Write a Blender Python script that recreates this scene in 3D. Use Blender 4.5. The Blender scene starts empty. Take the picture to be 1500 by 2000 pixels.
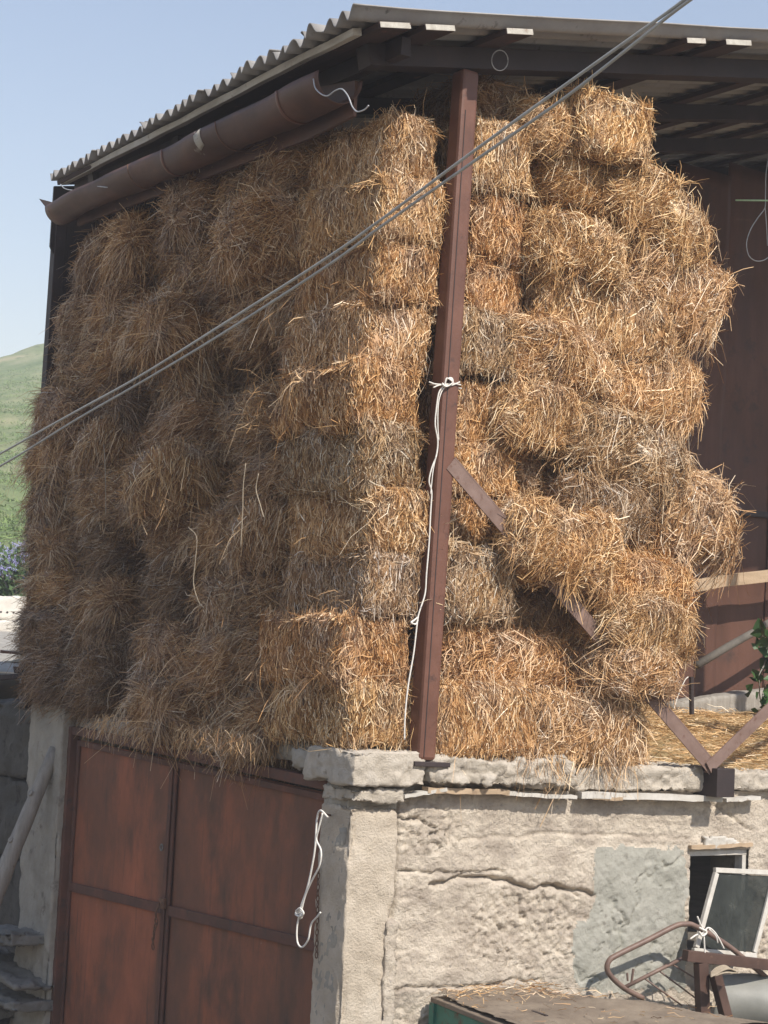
import bpy, math, random
import numpy as np
from math import sin, cos, radians, pi, sqrt, atan, atan2
from mathutils import Vector, Matrix

SC = bpy.context.scene
COL = SC.collection
rng = np.random.default_rng(7)
random.seed(7)

# ------------------------------------------------------------------ camera
# world: X runs along the sunny wall, Y into the barn along the gate wall, Z up; origin below the wall corner
FPX = 3300.0; ROLL = radians(2.8)
TH = atan((2200*sin(ROLL)+200*cos(ROLL))/3300)
def nrm(v):
    v = np.array(v, float); return v/np.linalg.norm(v)
_E = nrm((-2200, -200, -3300))
_U = np.array((cos(TH)*sin(ROLL), cos(TH)*cos(ROLL), -sin(TH)))
_X = np.cross(_E, _U)
MR = np.array([_X, _E, _U])
def ray(px, py): return MR @ np.array(((px-750)/FPX, -(py-1000)/FPX, -1.0))
CAM = np.array((0, 0, 2.27)) - ray(678, 1530)*8.9
def on(px, py, axis, val):
    d = ray(px, py); t = (val-CAM[axis])/d[axis]
    return Vector(CAM+d*t)
def dep(px, py, D): return Vector(CAM+ray(px, py)*D)
def onY(px, py, y=0.0): return on(px, py, 1, y)
def onX(px, py, x=0.0): return on(px, py, 0, x)

cd = bpy.data.cameras.new('camera'); cam = bpy.data.objects.new('camera', cd); COL.objects.link(cam)
cd.sensor_fit = 'HORIZONTAL'; cd.sensor_width = 36; cd.lens = 36*FPX/1500
cd.clip_start = .1; cd.clip_end = 2000
m4 = Matrix.Identity(4)
for i in range(3):
    for j in range(3): m4[i][j] = MR[i][j]
    m4[i][3] = CAM[i]
cam.matrix_world = m4
SC.camera = cam

# ------------------------------------------------------------------ noise
def _hash(ix, iy, iz, seed):
    h = (ix*374761393 + iy*668265263 + iz*2147483647 + seed*974711) & 0xffffffff
    h = ((h ^ (h >> 13))*1274126177) & 0xffffffff
    h = ((h ^ (h >> 16))*2246822519) & 0xffffffff
    return ((h ^ (h >> 15)) & 0xffffff)/float(0xffffff)*2-1
def vnoise(p, seed=0):
    p = np.asarray(p, float); f = np.floor(p).astype(np.int64); t = p-f; t = t*t*(3-2*t)
    r = 0
    for dx in (0, 1):
        wx = t[:, 0] if dx else 1-t[:, 0]
        for dy in (0, 1):
            wy = t[:, 1] if dy else 1-t[:, 1]
            for dz in (0, 1):
                wz = t[:, 2] if dz else 1-t[:, 2]
                r = r+wx*wy*wz*_hash(f[:, 0]+dx, f[:, 1]+dy, f[:, 2]+dz, seed)
    return r
def fbm(p, seed=0, octaves=4, gain=.5):
    r = 0; a = 1; q = np.asarray(p, float)
    for o in range(octaves):
        r = r+a*vnoise(q, seed+o*17); a *= gain; q = q*2.03+5.1
    return r

SL = .2145
def zr(x, y=-.43): return 6.20+SL*(x+.468)+.0425*(y+.43)
# ------------------------------------------------------------------ mesh helpers
def mesh_np(name, verts, faces_list, attr=None):
    """faces_list: list of int arrays (n,k); attr: float per vertex"""
    me = bpy.data.meshes.new(name)
    verts = np.asarray(verts, np.float32)
    me.vertices.add(len(verts)); me.vertices.foreach_set('co', verts.ravel())
    loops = np.concatenate([f.ravel() for f in faces_list]).astype(np.int32)
    cnt = np.concatenate([np.full(len(f), f.shape[1]) for f in faces_list]).astype(np.int32)
    st = np.concatenate(([0], np.cumsum(cnt)[:-1])).astype(np.int32)
    me.loops.add(len(loops)); me.loops.foreach_set('vertex_index', loops)
    me.polygons.add(len(cnt)); me.polygons.foreach_set('loop_start', st)
    me.polygons.foreach_set('loop_total', cnt)
    if attr is not None:
        a = me.attributes.new('tint', 'FLOAT', 'POINT'); a.data.foreach_set('value', np.asarray(attr, np.float32))
    me.update(calc_edges=True); me.validate()
    return me
def link(name, me, mat, parent=None, smooth=False):
    o = bpy.data.objects.new(name, me); COL.objects.link(o)
    if mat and not me.materials: me.materials.append(mat)
    if parent: o.parent = parent
    if smooth: me.polygons.foreach_set('use_smooth', np.ones(len(me.polygons), bool))
    return o
def tag(o, label=None, cat=None, group=None, kind=None):
    if label: o['label'] = label
    if cat: o['category'] = cat
    if group: o['group'] = group
    if kind: o['kind'] = kind
    return o
def thing(name, label, cat, loc=(0, 0, 0), group=None):
    o = bpy.data.objects.new(name, None); COL.objects.link(o); o.location = loc; o.empty_display_size = .1
    return tag(o, label, cat, group)

class MB:
    def __init__(s): s.v = []; s.f = []
    def add(s, vs, fs):
        b = len(s.v); s.v += [tuple(v) for v in vs]; s.f += [tuple(i+b for i in f) for f in fs]
    def box(s, lo, hi):
        x0, y0, z0 = lo; x1, y1, z1 = hi
        s.add([(x0,y0,z0),(x1,y0,z0),(x1,y1,z0),(x0,y1,z0),(x0,y0,z1),(x1,y0,z1),(x1,y1,z1),(x0,y1,z1)],
              [(3,2,1,0),(4,5,6,7),(0,1,5,4),(1,2,6,5),(2,3,7,6),(3,0,4,7)])
    def beam(s, p0, p1, w, h, up=(0,0,1), n=1, wob=0):
        p0 = Vector(p0); p1 = Vector(p1); d = (p1-p0).normalized(); up = Vector(up)
        a = d.cross(up)
        if a.length < 1e-4: a = d.cross(Vector((0,1,0)))
        a.normalize(); b = a.cross(d).normalized()
        vs = []; fs = []
        for i in range(n+1):
            c = p0.lerp(p1, i/n)+Vector([random.uniform(-wob, wob) for _ in range(3)])
            for sx, sy in ((-1,-1),(1,-1),(1,1),(-1,1)):
                vs.append(c+a*(sx*w/2+random.uniform(-wob,wob)*.6)+b*(sy*h/2+random.uniform(-wob,wob)*.6))
        for i in range(n):
            for k in range(4):
                fs.append((i*4+k, i*4+(k+1)%4, i*4+4+(k+1)%4, i*4+4+k))
        fs += [(3,2,1,0), tuple(n*4+k for k in range(4))]
        s.add(vs, fs)
    def tube(s, pts, r, seg=8, taper=None):
        pts = [Vector(p) for p in pts]; n = len(pts)
        if n < 2: return
        t0 = (pts[1]-pts[0]).normalized(); ref = t0.orthogonal().normalized(); vs = []; fs = []
        for i, p in enumerate(pts):
            t = (pts[min(i+1,n-1)]-pts[max(i-1,0)])
            t = t.normalized() if t.length > 1e-9 else t0
            ref = (ref-t*ref.dot(t)); ref = ref.normalized() if ref.length > 1e-6 else t.orthogonal().normalized()
            b = t.cross(ref); rr = r if taper is None else r*taper[i]
            for k in range(seg):
                a = 2*pi*k/seg; vs.append(p+ref*(cos(a)*rr)+b*(sin(a)*rr))
        for i in range(n-1):
            for k in range(seg):
                fs.append((i*seg+k, i*seg+(k+1)%seg, (i+1)*seg+(k+1)%seg, (i+1)*seg+k))
        fs += [tuple(range(seg-1,-1,-1)), tuple((n-1)*seg+k for k in range(seg))]
        s.add(vs, fs)
    def build(s, name, mat, parent=None, bevel=0, smooth=False):
        me = bpy.data.meshes.new(name); me.from_pydata(s.v, [], s.f); me.update()
        o = link(name, me, mat, parent, smooth)
        if bevel:
            b = o.modifiers.new('bevel', 'BEVEL'); b.width = bevel; b.segments = 2; b.limit_method = 'ANGLE'; b.angle_limit = .6
        return o
def smooth_path(pts, n=8):
    pts = [Vector(p) for p in pts]; out = []
    P = [pts[0]*2-pts[1]]+pts+[pts[-1]*2-pts[-2]]
    for i in range(1, len(P)-2):
        for k in range(n):
            t = k/n; p0, p1, p2, p3 = P[i-1:i+3]
            out.append(.5*((2*p1)+(p2-p0)*t+(2*p0-5*p1+4*p2-p3)*t*t+(3*p1-p0-3*p2+p3)*t**3))
    out.append(pts[-1]); return out

def cube_grid(nx, ny, nz):
    """unit cube [-1,1]^3 surface grid, welded"""
    key = {}; V = []; F = []
    def vid(i, j, k):
        q = (i, j, k)
        if q not in key: key[q] = len(V); V.append((2*i/nx-1, 2*j/ny-1, 2*k/nz-1))
        return key[q]
    for k, fl in ((0, 0), (nz, 1)):
        for i in range(nx):
            for j in range(ny):
                q = [vid(i,j,k), vid(i+1,j,k), vid(i+1,j+1,k), vid(i,j+1,k)]; F.append(q if fl else q[::-1])
    for j, fl in ((0, 1), (ny, 0)):
        for i in range(nx):
            for k in range(nz):
                q = [vid(i,j,k), vid(i+1,j,k), vid(i+1,j,k+1), vid(i,j,k+1)]; F.append(q if fl else q[::-1])
    for i, fl in ((0, 0), (nx, 1)):
        for j in range(ny):
            for k in range(nz):
                q = [vid(i,j,k), vid(i,j+1,k), vid(i,j+1,k+1), vid(i,j,k+1)]; F.append(q if fl else q[::-1])
    return np.array(V), np.array(F)
def superbox(c, half, n=8.0):
    half = np.asarray(half); a = np.abs(c)
    s = (a**n).sum(1)**(1/n); p = c/s[:, None]
    g = np.sign(p)*np.abs(p)**(n-1)/half
    g /= np.linalg.norm(g, axis=1)[:, None]+1e-9
    return p*half, g
def rough_block(name, lo, hi, mat, parent=None, res=.03, amp=.012, freq=9, seed=0, n=24, rot=None, smooth=True, chips=0, grit=0):
    lo = np.array(lo, float); hi = np.array(hi, float); half = (hi-lo)/2; c = (hi+lo)/2
    sub = [max(2, min(90, int(round(2*h/res)))) for h in half]
    V, Fq = cube_grid(*sub); P, N = superbox(V, half, n)
    d = fbm((P+c)*freq, seed, 4)*amp
    if grit:
        q = (P+c)+.02*np.stack([vnoise((P+c)*30, seed+7+k) for k in range(3)], 1); f = np.floor(q*34).astype(np.int64); f2 = np.floor(q*75).astype(np.int64)
        d = d+grit*(_hash(f[:, 0], f[:, 1], f[:, 2], seed)+.5*_hash(f2[:, 0], f2[:, 1], f2[:, 2], seed+1))-grit*2.2*np.clip(1-np.abs(vnoise((P+c)*13, seed+3))*5, 0, 1)
    if chips:
        ch = vnoise((P+c)*4.5, seed+91); e = (np.sort(np.abs(V), 1)[:, 1] > .8)
        d = d-chips*np.clip(ch-.1, 0, 1)*e
    P = P+N*d[:, None]
    if rot is not None: P = P @ np.array(rot.to_3x3()).T
    o = link(name, mesh_np(name, P, [Fq]), mat, parent, smooth); o.location = c
    return o

# ------------------------------------------------------------------ materials
def new_mat(name):
    m = bpy.data.materials.new(name); m.use_nodes = True; nt = m.node_tree
    b = nt.nodes['Principled BSDF']; return m, nt, b
def N(nt, typ, **kw):
    n = nt.nodes.new(typ)
    for k, v in kw.items():
        if k in n.inputs: n.inputs[k].default_value = v
        else: setattr(n, k, v)
    return n
def ramp(nt, fac, stops):
    r = nt.nodes.new('ShaderNodeValToRGB'); e = r.color_ramp.elements
    while len(e) < len(stops): e.new(.5)
    for x, (p, c) in zip(e, stops): x.position = p; x.color = (*c, 1)
    nt.links.new(fac, r.inputs[0]); return r.outputs[0]
def mixc(nt, fac, a, b, mode='MIX'):
    m = nt.nodes.new('ShaderNodeMix'); m.data_type = 'RGBA'; m.blend_type = mode
    for s, v in ((0, fac), (6, a), (7, b)):
        if hasattr(v, 'links'): nt.links.new(v, m.inputs[s])
        else: m.inputs[s].default_value = v if s == 0 else (*v, 1)
    return m.outputs[2]
def noise(nt, scale, detail=5, rough=.6, coord='Object', stretch=None, dist=0, seed=0):
    tc = nt.nodes.new('ShaderNodeTexCoord'); n = nt.nodes.new('ShaderNodeTexNoise')
    n.inputs['Scale'].default_value = scale; n.inputs['Detail'].default_value = detail
    n.inputs['Roughness'].default_value = rough; n.inputs['Distortion'].default_value = dist
    mp = nt.nodes.new('ShaderNodeMapping'); nt.links.new(tc.outputs[coord], mp.inputs[0])
    mp.inputs['Location'].default_value = (seed*3.1, seed*1.7, seed*.9)
    if stretch: mp.inputs['Scale'].default_value = stretch
    nt.links.new(mp.outputs[0], n.inputs['Vector']); return n.outputs['Fac']
def bump(nt, b, h, strength=.5, dist=.02):
    n = nt.nodes.new('ShaderNodeBump'); n.inputs['Strength'].default_value = strength; n.inputs['Distance'].default_value = dist
    nt.links.new(h, n.inputs['Height']); nt.links.new(n.outputs[0], b.inputs['Normal'])
def layered(name, stops, scale=6, spots=None, spot_scale=25, spot_lo=.55, rough=.85, bmp=.4, bdist=.01, bscale=60, metallic=0, stretch=None, seed=0, spec=.3, spot_w=.12, spot_stretch=None):
    m, nt, b = new_mat(name)
    c = ramp(nt, noise(nt, scale, 7, .65, stretch=stretch, seed=seed), stops)
    if spots:
        f = ramp(nt, noise(nt, spot_scale, 6, .65, seed=seed+3, stretch=spot_stretch), [(spot_lo, (0,0,0)), (min(1, spot_lo+spot_w), (1,1,1))])
        c = mixc(nt, f, c, spots)
    nt.links.new(c, b.inputs['Base Color']); b.inputs['Roughness'].default_value = rough; b.inputs['Metallic'].default_value = metallic
    b.inputs['Specular IOR Level'].default_value = spec
    if bmp: bump(nt, b, noise(nt, bscale, 8, .7, seed=seed+5), bmp, bdist)
    return m

def straw_mat():
    m, nt, b = new_mat('straw')
    at = N(nt, 'ShaderNodeAttribute', attribute_name='tint')
    c = ramp(nt, at.outputs['Fac'], [(0, (.07,.035,.016)), (.2, (.26,.140,.060)), (.45, (.45,.275,.125)), (.7, (.66,.455,.245)), (.9, (.80,.64,.42)), (1, (.86,.77,.62))])
    oi = N(nt, 'ShaderNodeObjectInfo')
    c = mixc(nt, 1.0, c, oi.outputs['Color'], 'MULTIPLY')
    # weathered greyish clumps, larger than a stalk
    f = ramp(nt, noise(nt, 5.5, 3, .5), [(.48, (0,0,0)), (.66, (1,1,1))])
    g = N(nt, 'ShaderNodeHueSaturation'); g.inputs['Saturation'].default_value = .5; g.inputs['Value'].default_value = .86
    nt.links.new(c, g.inputs['Color'])
    mul = N(nt, 'ShaderNodeMath', operation='MULTIPLY'); nt.links.new(f, mul.inputs[0]); nt.links.new(oi.outputs['Alpha'], mul.inputs[1])
    c = mixc(nt, mul.outputs[0], c, g.outputs['Color'])
    nt.links.new(c, b.inputs['Base Color']); b.inputs['Roughness'].default_value = .5; b.inputs['Specular IOR Level'].default_value = .35
    return m
STRAW = straw_mat()
RUSTP = layered('brown_paint', [(.3,(.105,.046,.030)),(.55,(.145,.064,.042)),(.8,(.185,.088,.060))], 5, (.08,.04,.03), 18, .6, .5, .25, .004, 90, spec=.4)
DARKSTEEL = layered('dark_steel', [(.3,(.028,.021,.021)),(.6,(.045,.033,.032)),(.85,(.065,.045,.041))], 4, (.085,.04,.026), 9, .64, .6, .3, .004, 60)
BRACE = layered('weathered_steel', [(.3,(.15,.095,.075)),(.6,(.215,.145,.12)),(.85,(.28,.21,.18))], 7, (.12,.06,.04), 22, .58, .6, .3, .004, 80)
ROOFM = layered('asbestos', [(.3,(.25,.235,.222)),(.6,(.34,.325,.305)),(.85,(.44,.42,.39))], 3, (.12,.11,.10), 10, .6, .9, .35, .004, 120)
OLDPOLE = layered('old_pole', [(.3,(.09,.08,.07)),(.7,(.16,.145,.125))], 8, None, rough=.85, bmp=.4, bdist=.006, bscale=50)
LATH = layered('pale_lath', [(.3,(.38,.35,.30)),(.6,(.52,.49,.43)),(.85,(.66,.63,.57))], 8, (.25,.17,.12), 16, .6, .8, .4, .006, 70, stretch=(3,.5,3))
PURLIN = layered('purlin_wood', [(.3,(.04,.026,.023)),(.6,(.06,.038,.034)),(.85,(.09,.052,.043))], 5, (.19,.075,.05), 7, .6, .8, .4, .006, 60, stretch=(4,.4,4))
GUTTER = layered('rusty_gutter', [(.3,(.06,.034,.027)),(.5,(.10,.052,.038)),(.65,(.14,.068,.046)),(.8,(.17,.09,.062))], 3.4, (.30,.26,.22), 3.0, .66, .55, .25, .004, 40, spot_w=.05, spec=.4, stretch=(1,.7,1))
PLASTER = layered('rough_plaster', [(.28,(.36,.30,.24)),(.42,(.47,.40,.325)),(.55,(.61,.53,.43)),(.75,(.74,.66,.55))], 4.5, (.40,.35,.30), 34, .58, .95, 1.0, .02, 62, stretch=(1,1,1.8))
PILAST = layered('pilaster_plaster', [(.25,(.42,.35,.27)),(.5,(.56,.48,.38)),(.75,(.66,.58,.48))], 4, (.36,.30,.24), 36, .63, .95, 1.0, .016, 70)
PATCH = layered('cement_patch', [(.25,(.25,.245,.205)),(.5,(.335,.325,.28)),(.8,(.43,.41,.36))], 5, (.21,.195,.165), 15, .60, .9, .9, .012, 34)
CONC = layered('old_concrete', [(.25,(.26,.235,.195)),(.5,(.35,.32,.27)),(.8,(.45,.41,.35))], 5, (.17,.15,.125), 7, .58, .95, .7, .015, 45)
WALLST = layered('shaded_wall_stone', [(.25,(.055,.05,.042)),(.5,(.085,.078,.066)),(.8,(.14,.13,.112))], 2.5, (.04,.034,.028), 6, .56, .95, .8, .015, 50)  # darker copy of the grey stone, the wall's shade put into its colour
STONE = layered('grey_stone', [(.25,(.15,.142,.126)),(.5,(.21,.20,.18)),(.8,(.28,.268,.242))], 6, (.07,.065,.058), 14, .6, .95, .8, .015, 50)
COPING = layered('coping_stone', [(.25,(.38,.33,.265)),(.5,(.52,.46,.38)),(.8,(.64,.58,.50))], 9, (.26,.22,.17), 13, .60, .95, 1.0, .012, 100)
WOOD = layered('bare_wood', [(.3,(.33,.24,.155)),(.6,(.45,.335,.225)),(.85,(.55,.43,.31))], 4, (.22,.15,.10), 12, .6, .75, .5, .006, 50, stretch=(.6,4,4))
GREYWOOD = layered('grey_wood', [(.3,(.21,.19,.165)),(.6,(.31,.285,.25)),(.85,(.42,.39,.345))], 7, (.12,.10,.085), 14, .62, .85, .6, .008, 50, stretch=(4,4,.6))
WHITEP = layered('worn_white_paint', [(.3,(.42,.39,.34)),(.6,(.55,.52,.47)),(.85,(.66,.64,.59))], 9, (.30,.22,.15), 22, .60, .7, .4, .005, 60)
STRING = layered('white_string', [(.3,(.62,.58,.52)),(.7,(.78,.75,.70))], 60, None, bmp=.5, bdist=.002, bscale=400)
TWINE = layered('hemp_twine', [(.3,(.26,.21,.15)),(.7,(.38,.32,.24))], 60, None, bmp=.4, bdist=.002, bscale=400)
WIREM = layered('grey_wire', [(.3,(.42,.42,.43)),(.7,(.58,.58,.58))], 30, None, rough=.45, metallic=.5, bmp=0)
CABLE = layered('cable_sheath', [(.3,(.34,.34,.32)),(.7,(.46,.46,.43))], 12, None, rough=.55, bmp=0, spec=.4)
CHAINM = layered('rusty_chain', [(.3,(.10,.055,.035)),(.7,(.19,.10,.06))], 40, None, rough=.7, bmp=.3, bdist=.002)
GREENP = layered('green_paint', [(.3,(.04,.14,.10)),(.6,(.06,.20,.15)),(.85,(.09,.26,.20))], 6, (.10,.055,.035), 11, .57, .55, .3, .004, 60)
BINTOP = layered('dirty_lid', [(.3,(.15,.115,.085)),(.55,(.22,.175,.13)),(.8,(.31,.255,.19))], 5, (.10,.075,.055), 10, .6, .95, .7, .01, 70)
BEDM = layered('bed_tube', [(.3,(.12,.075,.06)),(.7,(.20,.13,.10))], 14, None, rough=.5, bmp=.2, bdist=.002, spec=.4)
STANDM = layered('brown_angle_iron', [(.3,(.06,.036,.028)),(.55,(.09,.052,.04)),(.8,(.13,.08,.062))], 6, (.20,.12,.085), 16, .64, .6, .3, .004, 80)
TARP = layered('grey_sheet', [(.3,(.17,.168,.15)),(.6,(.22,.218,.195)),(.85,(.27,.265,.24))], 5, (.30,.27,.23), 16, .68, .5, .2, .004, 40)
GRASS = layered('hill_grass', [(.25,(.09,.14,.05)),(.45,(.15,.20,.075)),(.58,(.23,.25,.12)),(.75,(.36,.32,.19))], .22, (.07,.11,.04), 1.3, .58, .95, .8, .15, 3)
DIRT = layered('packed_dirt', [(.25,(.10,.085,.068)),(.5,(.15,.13,.105)),(.8,(.21,.185,.15))], 2.5, (.09,.08,.065), 8, .6, .95, .7, .03, 20)
EARTH = layered('gravel_earth', [(.25,(.24,.22,.19)),(.5,(.34,.315,.275)),(.8,(.46,.43,.38))], 2.5, (.17,.155,.14), 8, .6, .95, .7, .03, 20)
PALEBL = layered('pale_block', [(.25,(.55,.51,.44)),(.5,(.66,.62,.55)),(.8,(.74,.70,.63))], 4, (.32,.28,.23), 9, .62, .95, .5, .01, 40)
LEAF = layered('ivy_leaf', [(.3,(.025,.065,.02)),(.6,(.05,.11,.03)),(.85,(.08,.16,.05))], 14, None, rough=.45, bmp=.2)
SHRUBL = layered('shrub_leaf', [(.3,(.05,.10,.035)),(.6,(.09,.15,.055)),(.85,(.13,.20,.08))], 9, None, rough=.6, bmp=0)
PETAL = layered('violet_petal', [(.3,(.26,.26,.52)),(.7,(.42,.42,.66))], 20, None, rough=.6, bmp=0)
SOFFIT = layered('back_sheet', [(.3,(.07,.033,.022)),(.55,(.105,.048,.032)),(.8,(.15,.072,.05))], 1.6, (.06,.035,.028), 4, .58, .6, .3, .006, 30, stretch=(2,1,.5))

def gate_mat():
    m, nt, b = new_mat('rusty_gate_paint')
    c = ramp(nt, noise(nt, 1.0, 9, .66, stretch=(1,1.2,.8), seed=2), [(.34,(.135,.066,.042)),(.48,(.20,.082,.047)),(.56,(.29,.100,.052)),(.68,(.40,.128,.064))])
    f = ramp(nt, noise(nt, 1.6, 7, .62, stretch=(1,1.3,.6), seed=9), [(.50,(0,0,0)),(.66,(.9,.9,.9))])
    c = mixc(nt, f, c, (.070,.050,.036))
    f2 = ramp(nt, noise(nt, 4.5, 8, .7, stretch=(1,6,.35), seed=5), [(.56,(0,0,0)),(.70,(.75,.75,.75))])
    c = mixc(nt, f2, c, (.09,.055,.04))
    f3 = ramp(nt, noise(nt, 26, 5, .7, stretch=(1,1.6,.6), seed=4), [(.70,(0,0,0)),(.75,(1,1,1))])
    c = mixc(nt, f3, c, (.38,.30,.24))
    nt.links.new(c, b.inputs['Base Color']); b.inputs['Roughness'].default_value = .62; b.inputs['Specular IOR Level'].default_value = .3
    bump(nt, b, noise(nt, 30, 8, .7), .35, .006); return m
GATEM = gate_mat()
GATEF = layered('gate_frame_paint', [(.3,(.085,.045,.033)),(.55,(.125,.058,.04)),(.8,(.20,.08,.052))], 4, (.08,.05,.04), 12, .55, .65, .35, .005, 60)
def glass_mat():
    m, nt, b = new_mat('dusty_glass')
    c = ramp(nt, noise(nt, 6, 6, .7, seed=2), [(.35,(.02,.023,.021)),(.6,(.045,.05,.045)),(.8,(.12,.125,.11))])
    nt.links.new(c, b.inputs['Base Color']); b.inputs['Roughness'].default_value = .3; b.inputs['Specular IOR Level'].default_value = .25; b.inputs['Alpha'].default_value = .8
    return m
GLASS = glass_mat()

# ------------------------------------------------------------------ straw
def blades(rg, root, nor, dirv, length, width, curl, droop, K=4):
    n = len(root); t = np.linspace(0, 1, K)[None, :, None]
    L = length[:, None, None]
    p = root[:, None]+L*(dirv[:, None]*t - nor[:, None]*(curl[:, None, None]*t*t)) + np.array((0, 0, -1.0))*(droop[:, None, None]*L*t*t)
    # a kink along the stalk
    kv = rg.normal(size=(n, K, 3))*.055*L; kv[:, 0] = 0; p = p+kv
    s = np.cross(dirv, rg.normal(size=(n, 3))); s /= np.linalg.norm(s, axis=1)[:, None]+1e-9
    w = width[:, None, None]*(1-.55*t)*.5
    a = p-s[:, None]*w; b = p+s[:, None]*w
    V = np.stack((a, b), 2).reshape(-1, 3)
    base = (np.arange(n)*2*K)[:, None]; k = np.arange(K-1)[None]*2
    i = base+k; Fq = np.stack((i, i+1, i+3, i+2), -1).reshape(-1, 4)
    return V, Fq
def bale_mesh(seed, L=.92, W=.46, H=.36, style='tight', density=8800):
    rg = np.random.default_rng(seed)
    half = np.array((L, W, H))/2
    ne = 11.0 if style == 'tight' else 4.4
    ph = rg.uniform(0, 6.28, (6, 3)); fr = rg.uniform(4, 11, (6, 3))
    la = {'tight': .012, 'fluff': .017, 'shag': .026}[style]
    def lump(P):
        r = 0
        for k in range(4): r = r+np.sin((P*fr[k]+ph[k]).sum(1))*la
        fl = np.abs(np.sin(P[:, 0]*pi/.105+ph[5, 0]+1.2*np.sin(P[:, 2]*9)))
        r = r-(.014 if style == 'tight' else .007)*(fl < .22)*(np.abs(P[:, 0]) < L*.47)
        r = r-.028*np.exp(-((np.abs(P[:, 1])-W*.23)/.02)**2)*(np.abs(P[:, 2]) > H*.38)*.5
        return r
    V, Fq = cube_grid(26, 13, 10); P, G = superbox(V, half, ne)
    P = P+G*(lump(P)+fbm(P*28, seed, 2)*.008-.012)[:, None]
    vs = [P]; fs = [Fq]; tint = [np.clip(.33+.12*fbm(P*60, seed+1, 2), .05, 1)]; off = len(P)
    def sample(n):
        ar = np.array((W*H, W*H, L*H, L*H, L*W, L*W*.35)); f = rg.choice(6, n, p=ar/ar.sum())
        c = rg.uniform(-1, 1, (n, 3)); ax = f//2; sg = np.where(f % 2 == 0, 1, -1)
        sg = np.where(f == 4, 1, np.where(f == 5, -1, sg)); c[np.arange(n), ax] = sg
        P, G = superbox(c, half, ne); return P+G*lump(P)[:, None], G
    def frame(G, P, axis_amp, sig):
        z = np.array((0, 0, 1.0)); a = z-G*(G@z)[:, None]
        top = np.linalg.norm(a, axis=1) < .5
        a[top] = np.array((0, 1.0, 0))-G[top]*(G[top]@np.array((0, 1.0, 0)))[:, None]
        a /= np.linalg.norm(a, axis=1)[:, None]+1e-9; b = np.cross(G, a)
        phi = axis_amp*(np.sin((P*fr[4]*1.6+ph[4]).sum(1))+.8*np.sin((P*fr[5]*2.3+ph[3]).sum(1)))+rg.normal(0, sig, len(P))+np.where(rg.random(len(P)) < .5, pi, 0)*(1 if style == 'tight' else .7)
        return a*np.cos(phi)[:, None]+b*np.sin(phi)[:, None]
    area = 2*(W*H+L*H)+1.35*L*W
    n = int(area*density)
    P, G = sample(n)
    if style == 'tight':
        T = frame(G, P, .2, .5); al = np.abs(rg.normal(0, radians(11), n)); ln = rg.gamma(5, .0165, n).clip(.03, .2); dr = rg.uniform(0, .05, n)
    else:
        T = frame(G, P, .75, .50); al = np.abs(rg.normal(0, radians(20), n)); ln = rg.gamma(4.5, .025, n).clip(.04, .3); dr = rg.uniform(.0, .22, n)
    if style == 'shag':
        c0 = rg.uniform(-.28, .28, (3, 3))*np.array((1.5, .7, .5)); near_ = np.argmin(((P[:, None]-c0[None])**2).sum(2), 1)
        q = P-c0[near_]; q = q-G*(q*G).sum(1)[:, None]; q /= np.linalg.norm(q, axis=1)[:, None]+1e-6
        T = q+rg.normal(0, .42, (n, 3))+np.array((0, 0, -.25)); T /= np.linalg.norm(T, axis=1)[:, None]
        al = np.abs(rg.normal(radians(16), radians(16), n)); ln = rg.gamma(5, .025, n).clip(.04, .28); dr = rg.uniform(.05, .4, n)
    out = rg.random(n) < (.032 if style == 'tight' else .09)
    al = np.where(out, rg.uniform(radians(20), radians(75), n), al)
    D = T*np.cos(al)[:, None]+G*np.sin(al)[:, None]
    wd = rg.uniform(.003, .0078, n) if style != 'shag' else rg.uniform(.0024, .0062, n)
    v, f = blades(rg, P-G*.008-D*(ln*.3)[:, None], G, D, ln, wd, np.sin(al)*rg.uniform(.3, 1.1, n), dr)
    tn = np.clip(rg.normal(.50, .27, n), .0, 1); tn = np.where(rg.random(n) < .09, rg.uniform(.85, 1, n), tn)
    vs.append(v); fs.append(f+off); off += len(v); tint.append(np.repeat(tn, 8))
    # tufts pulled out of the surface
    nt_ = 14 if style == 'tight' else 70
    R, Gt = sample(nt_); T0 = frame(Gt, R, .9, .9)
    m = 34; idx = np.repeat(np.arange(nt_), m); n = len(idx)
    al = rg.uniform(radians(12), radians(60), nt_)[idx]
    D = T0[idx]*np.cos(al)[:, None]+Gt[idx]*np.sin(al)[:, None]+rg.normal(0, .26, (n, 3)); D /= np.linalg.norm(D, axis=1)[:, None]
    ln = rg.gamma(5, .025, n).clip(.05, .28)*rg.uniform(.6, 1.2, nt_)[idx]
    v, f = blades(rg, R[idx]+rg.normal(0, .016, (n, 3))-Gt[idx]*.02, Gt[idx], D, ln, rg.uniform(.003, .007, n), rg.uniform(.1, .6, n), rg.uniform(.1, .6, nt_)[idx]*rg.uniform(.7, 1.3, n))
    tn = np.clip(rg.normal(.58, .17, nt_)[idx]+rg.normal(0, .14, n), .05, 1)
    vs.append(v); fs.append(f+off); off += len(v); tint.append(np.repeat(tn, 8))
    # a few long loose stalks
    n = 45; P, G = sample(n); T = frame(G, P, .9, 1.2); al = rg.uniform(.15, 1.2, n); D = T*np.cos(al)[:, None]+G*np.sin(al)[:, None]
    v, f = blades(rg, P-G*.02, G, D, rg.uniform(.14, .34, n), rg.uniform(.003, .0055, n), rg.uniform(0, .7, n), rg.uniform(0, .8, n))
    vs.append(v); fs.append(f+off); tint.append(np.repeat(rg.uniform(.45, 1, n), 8))
    me = mesh_np('straw_bale', np.concatenate(vs), fs, np.concatenate(tint)); me.materials.append(STRAW); return me
TIGHT = [bale_mesh(100+i, style='tight') for i in range(5)]
FLUFF = [bale_mesh(200+i, style='fluff') for i in range(7)]
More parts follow.
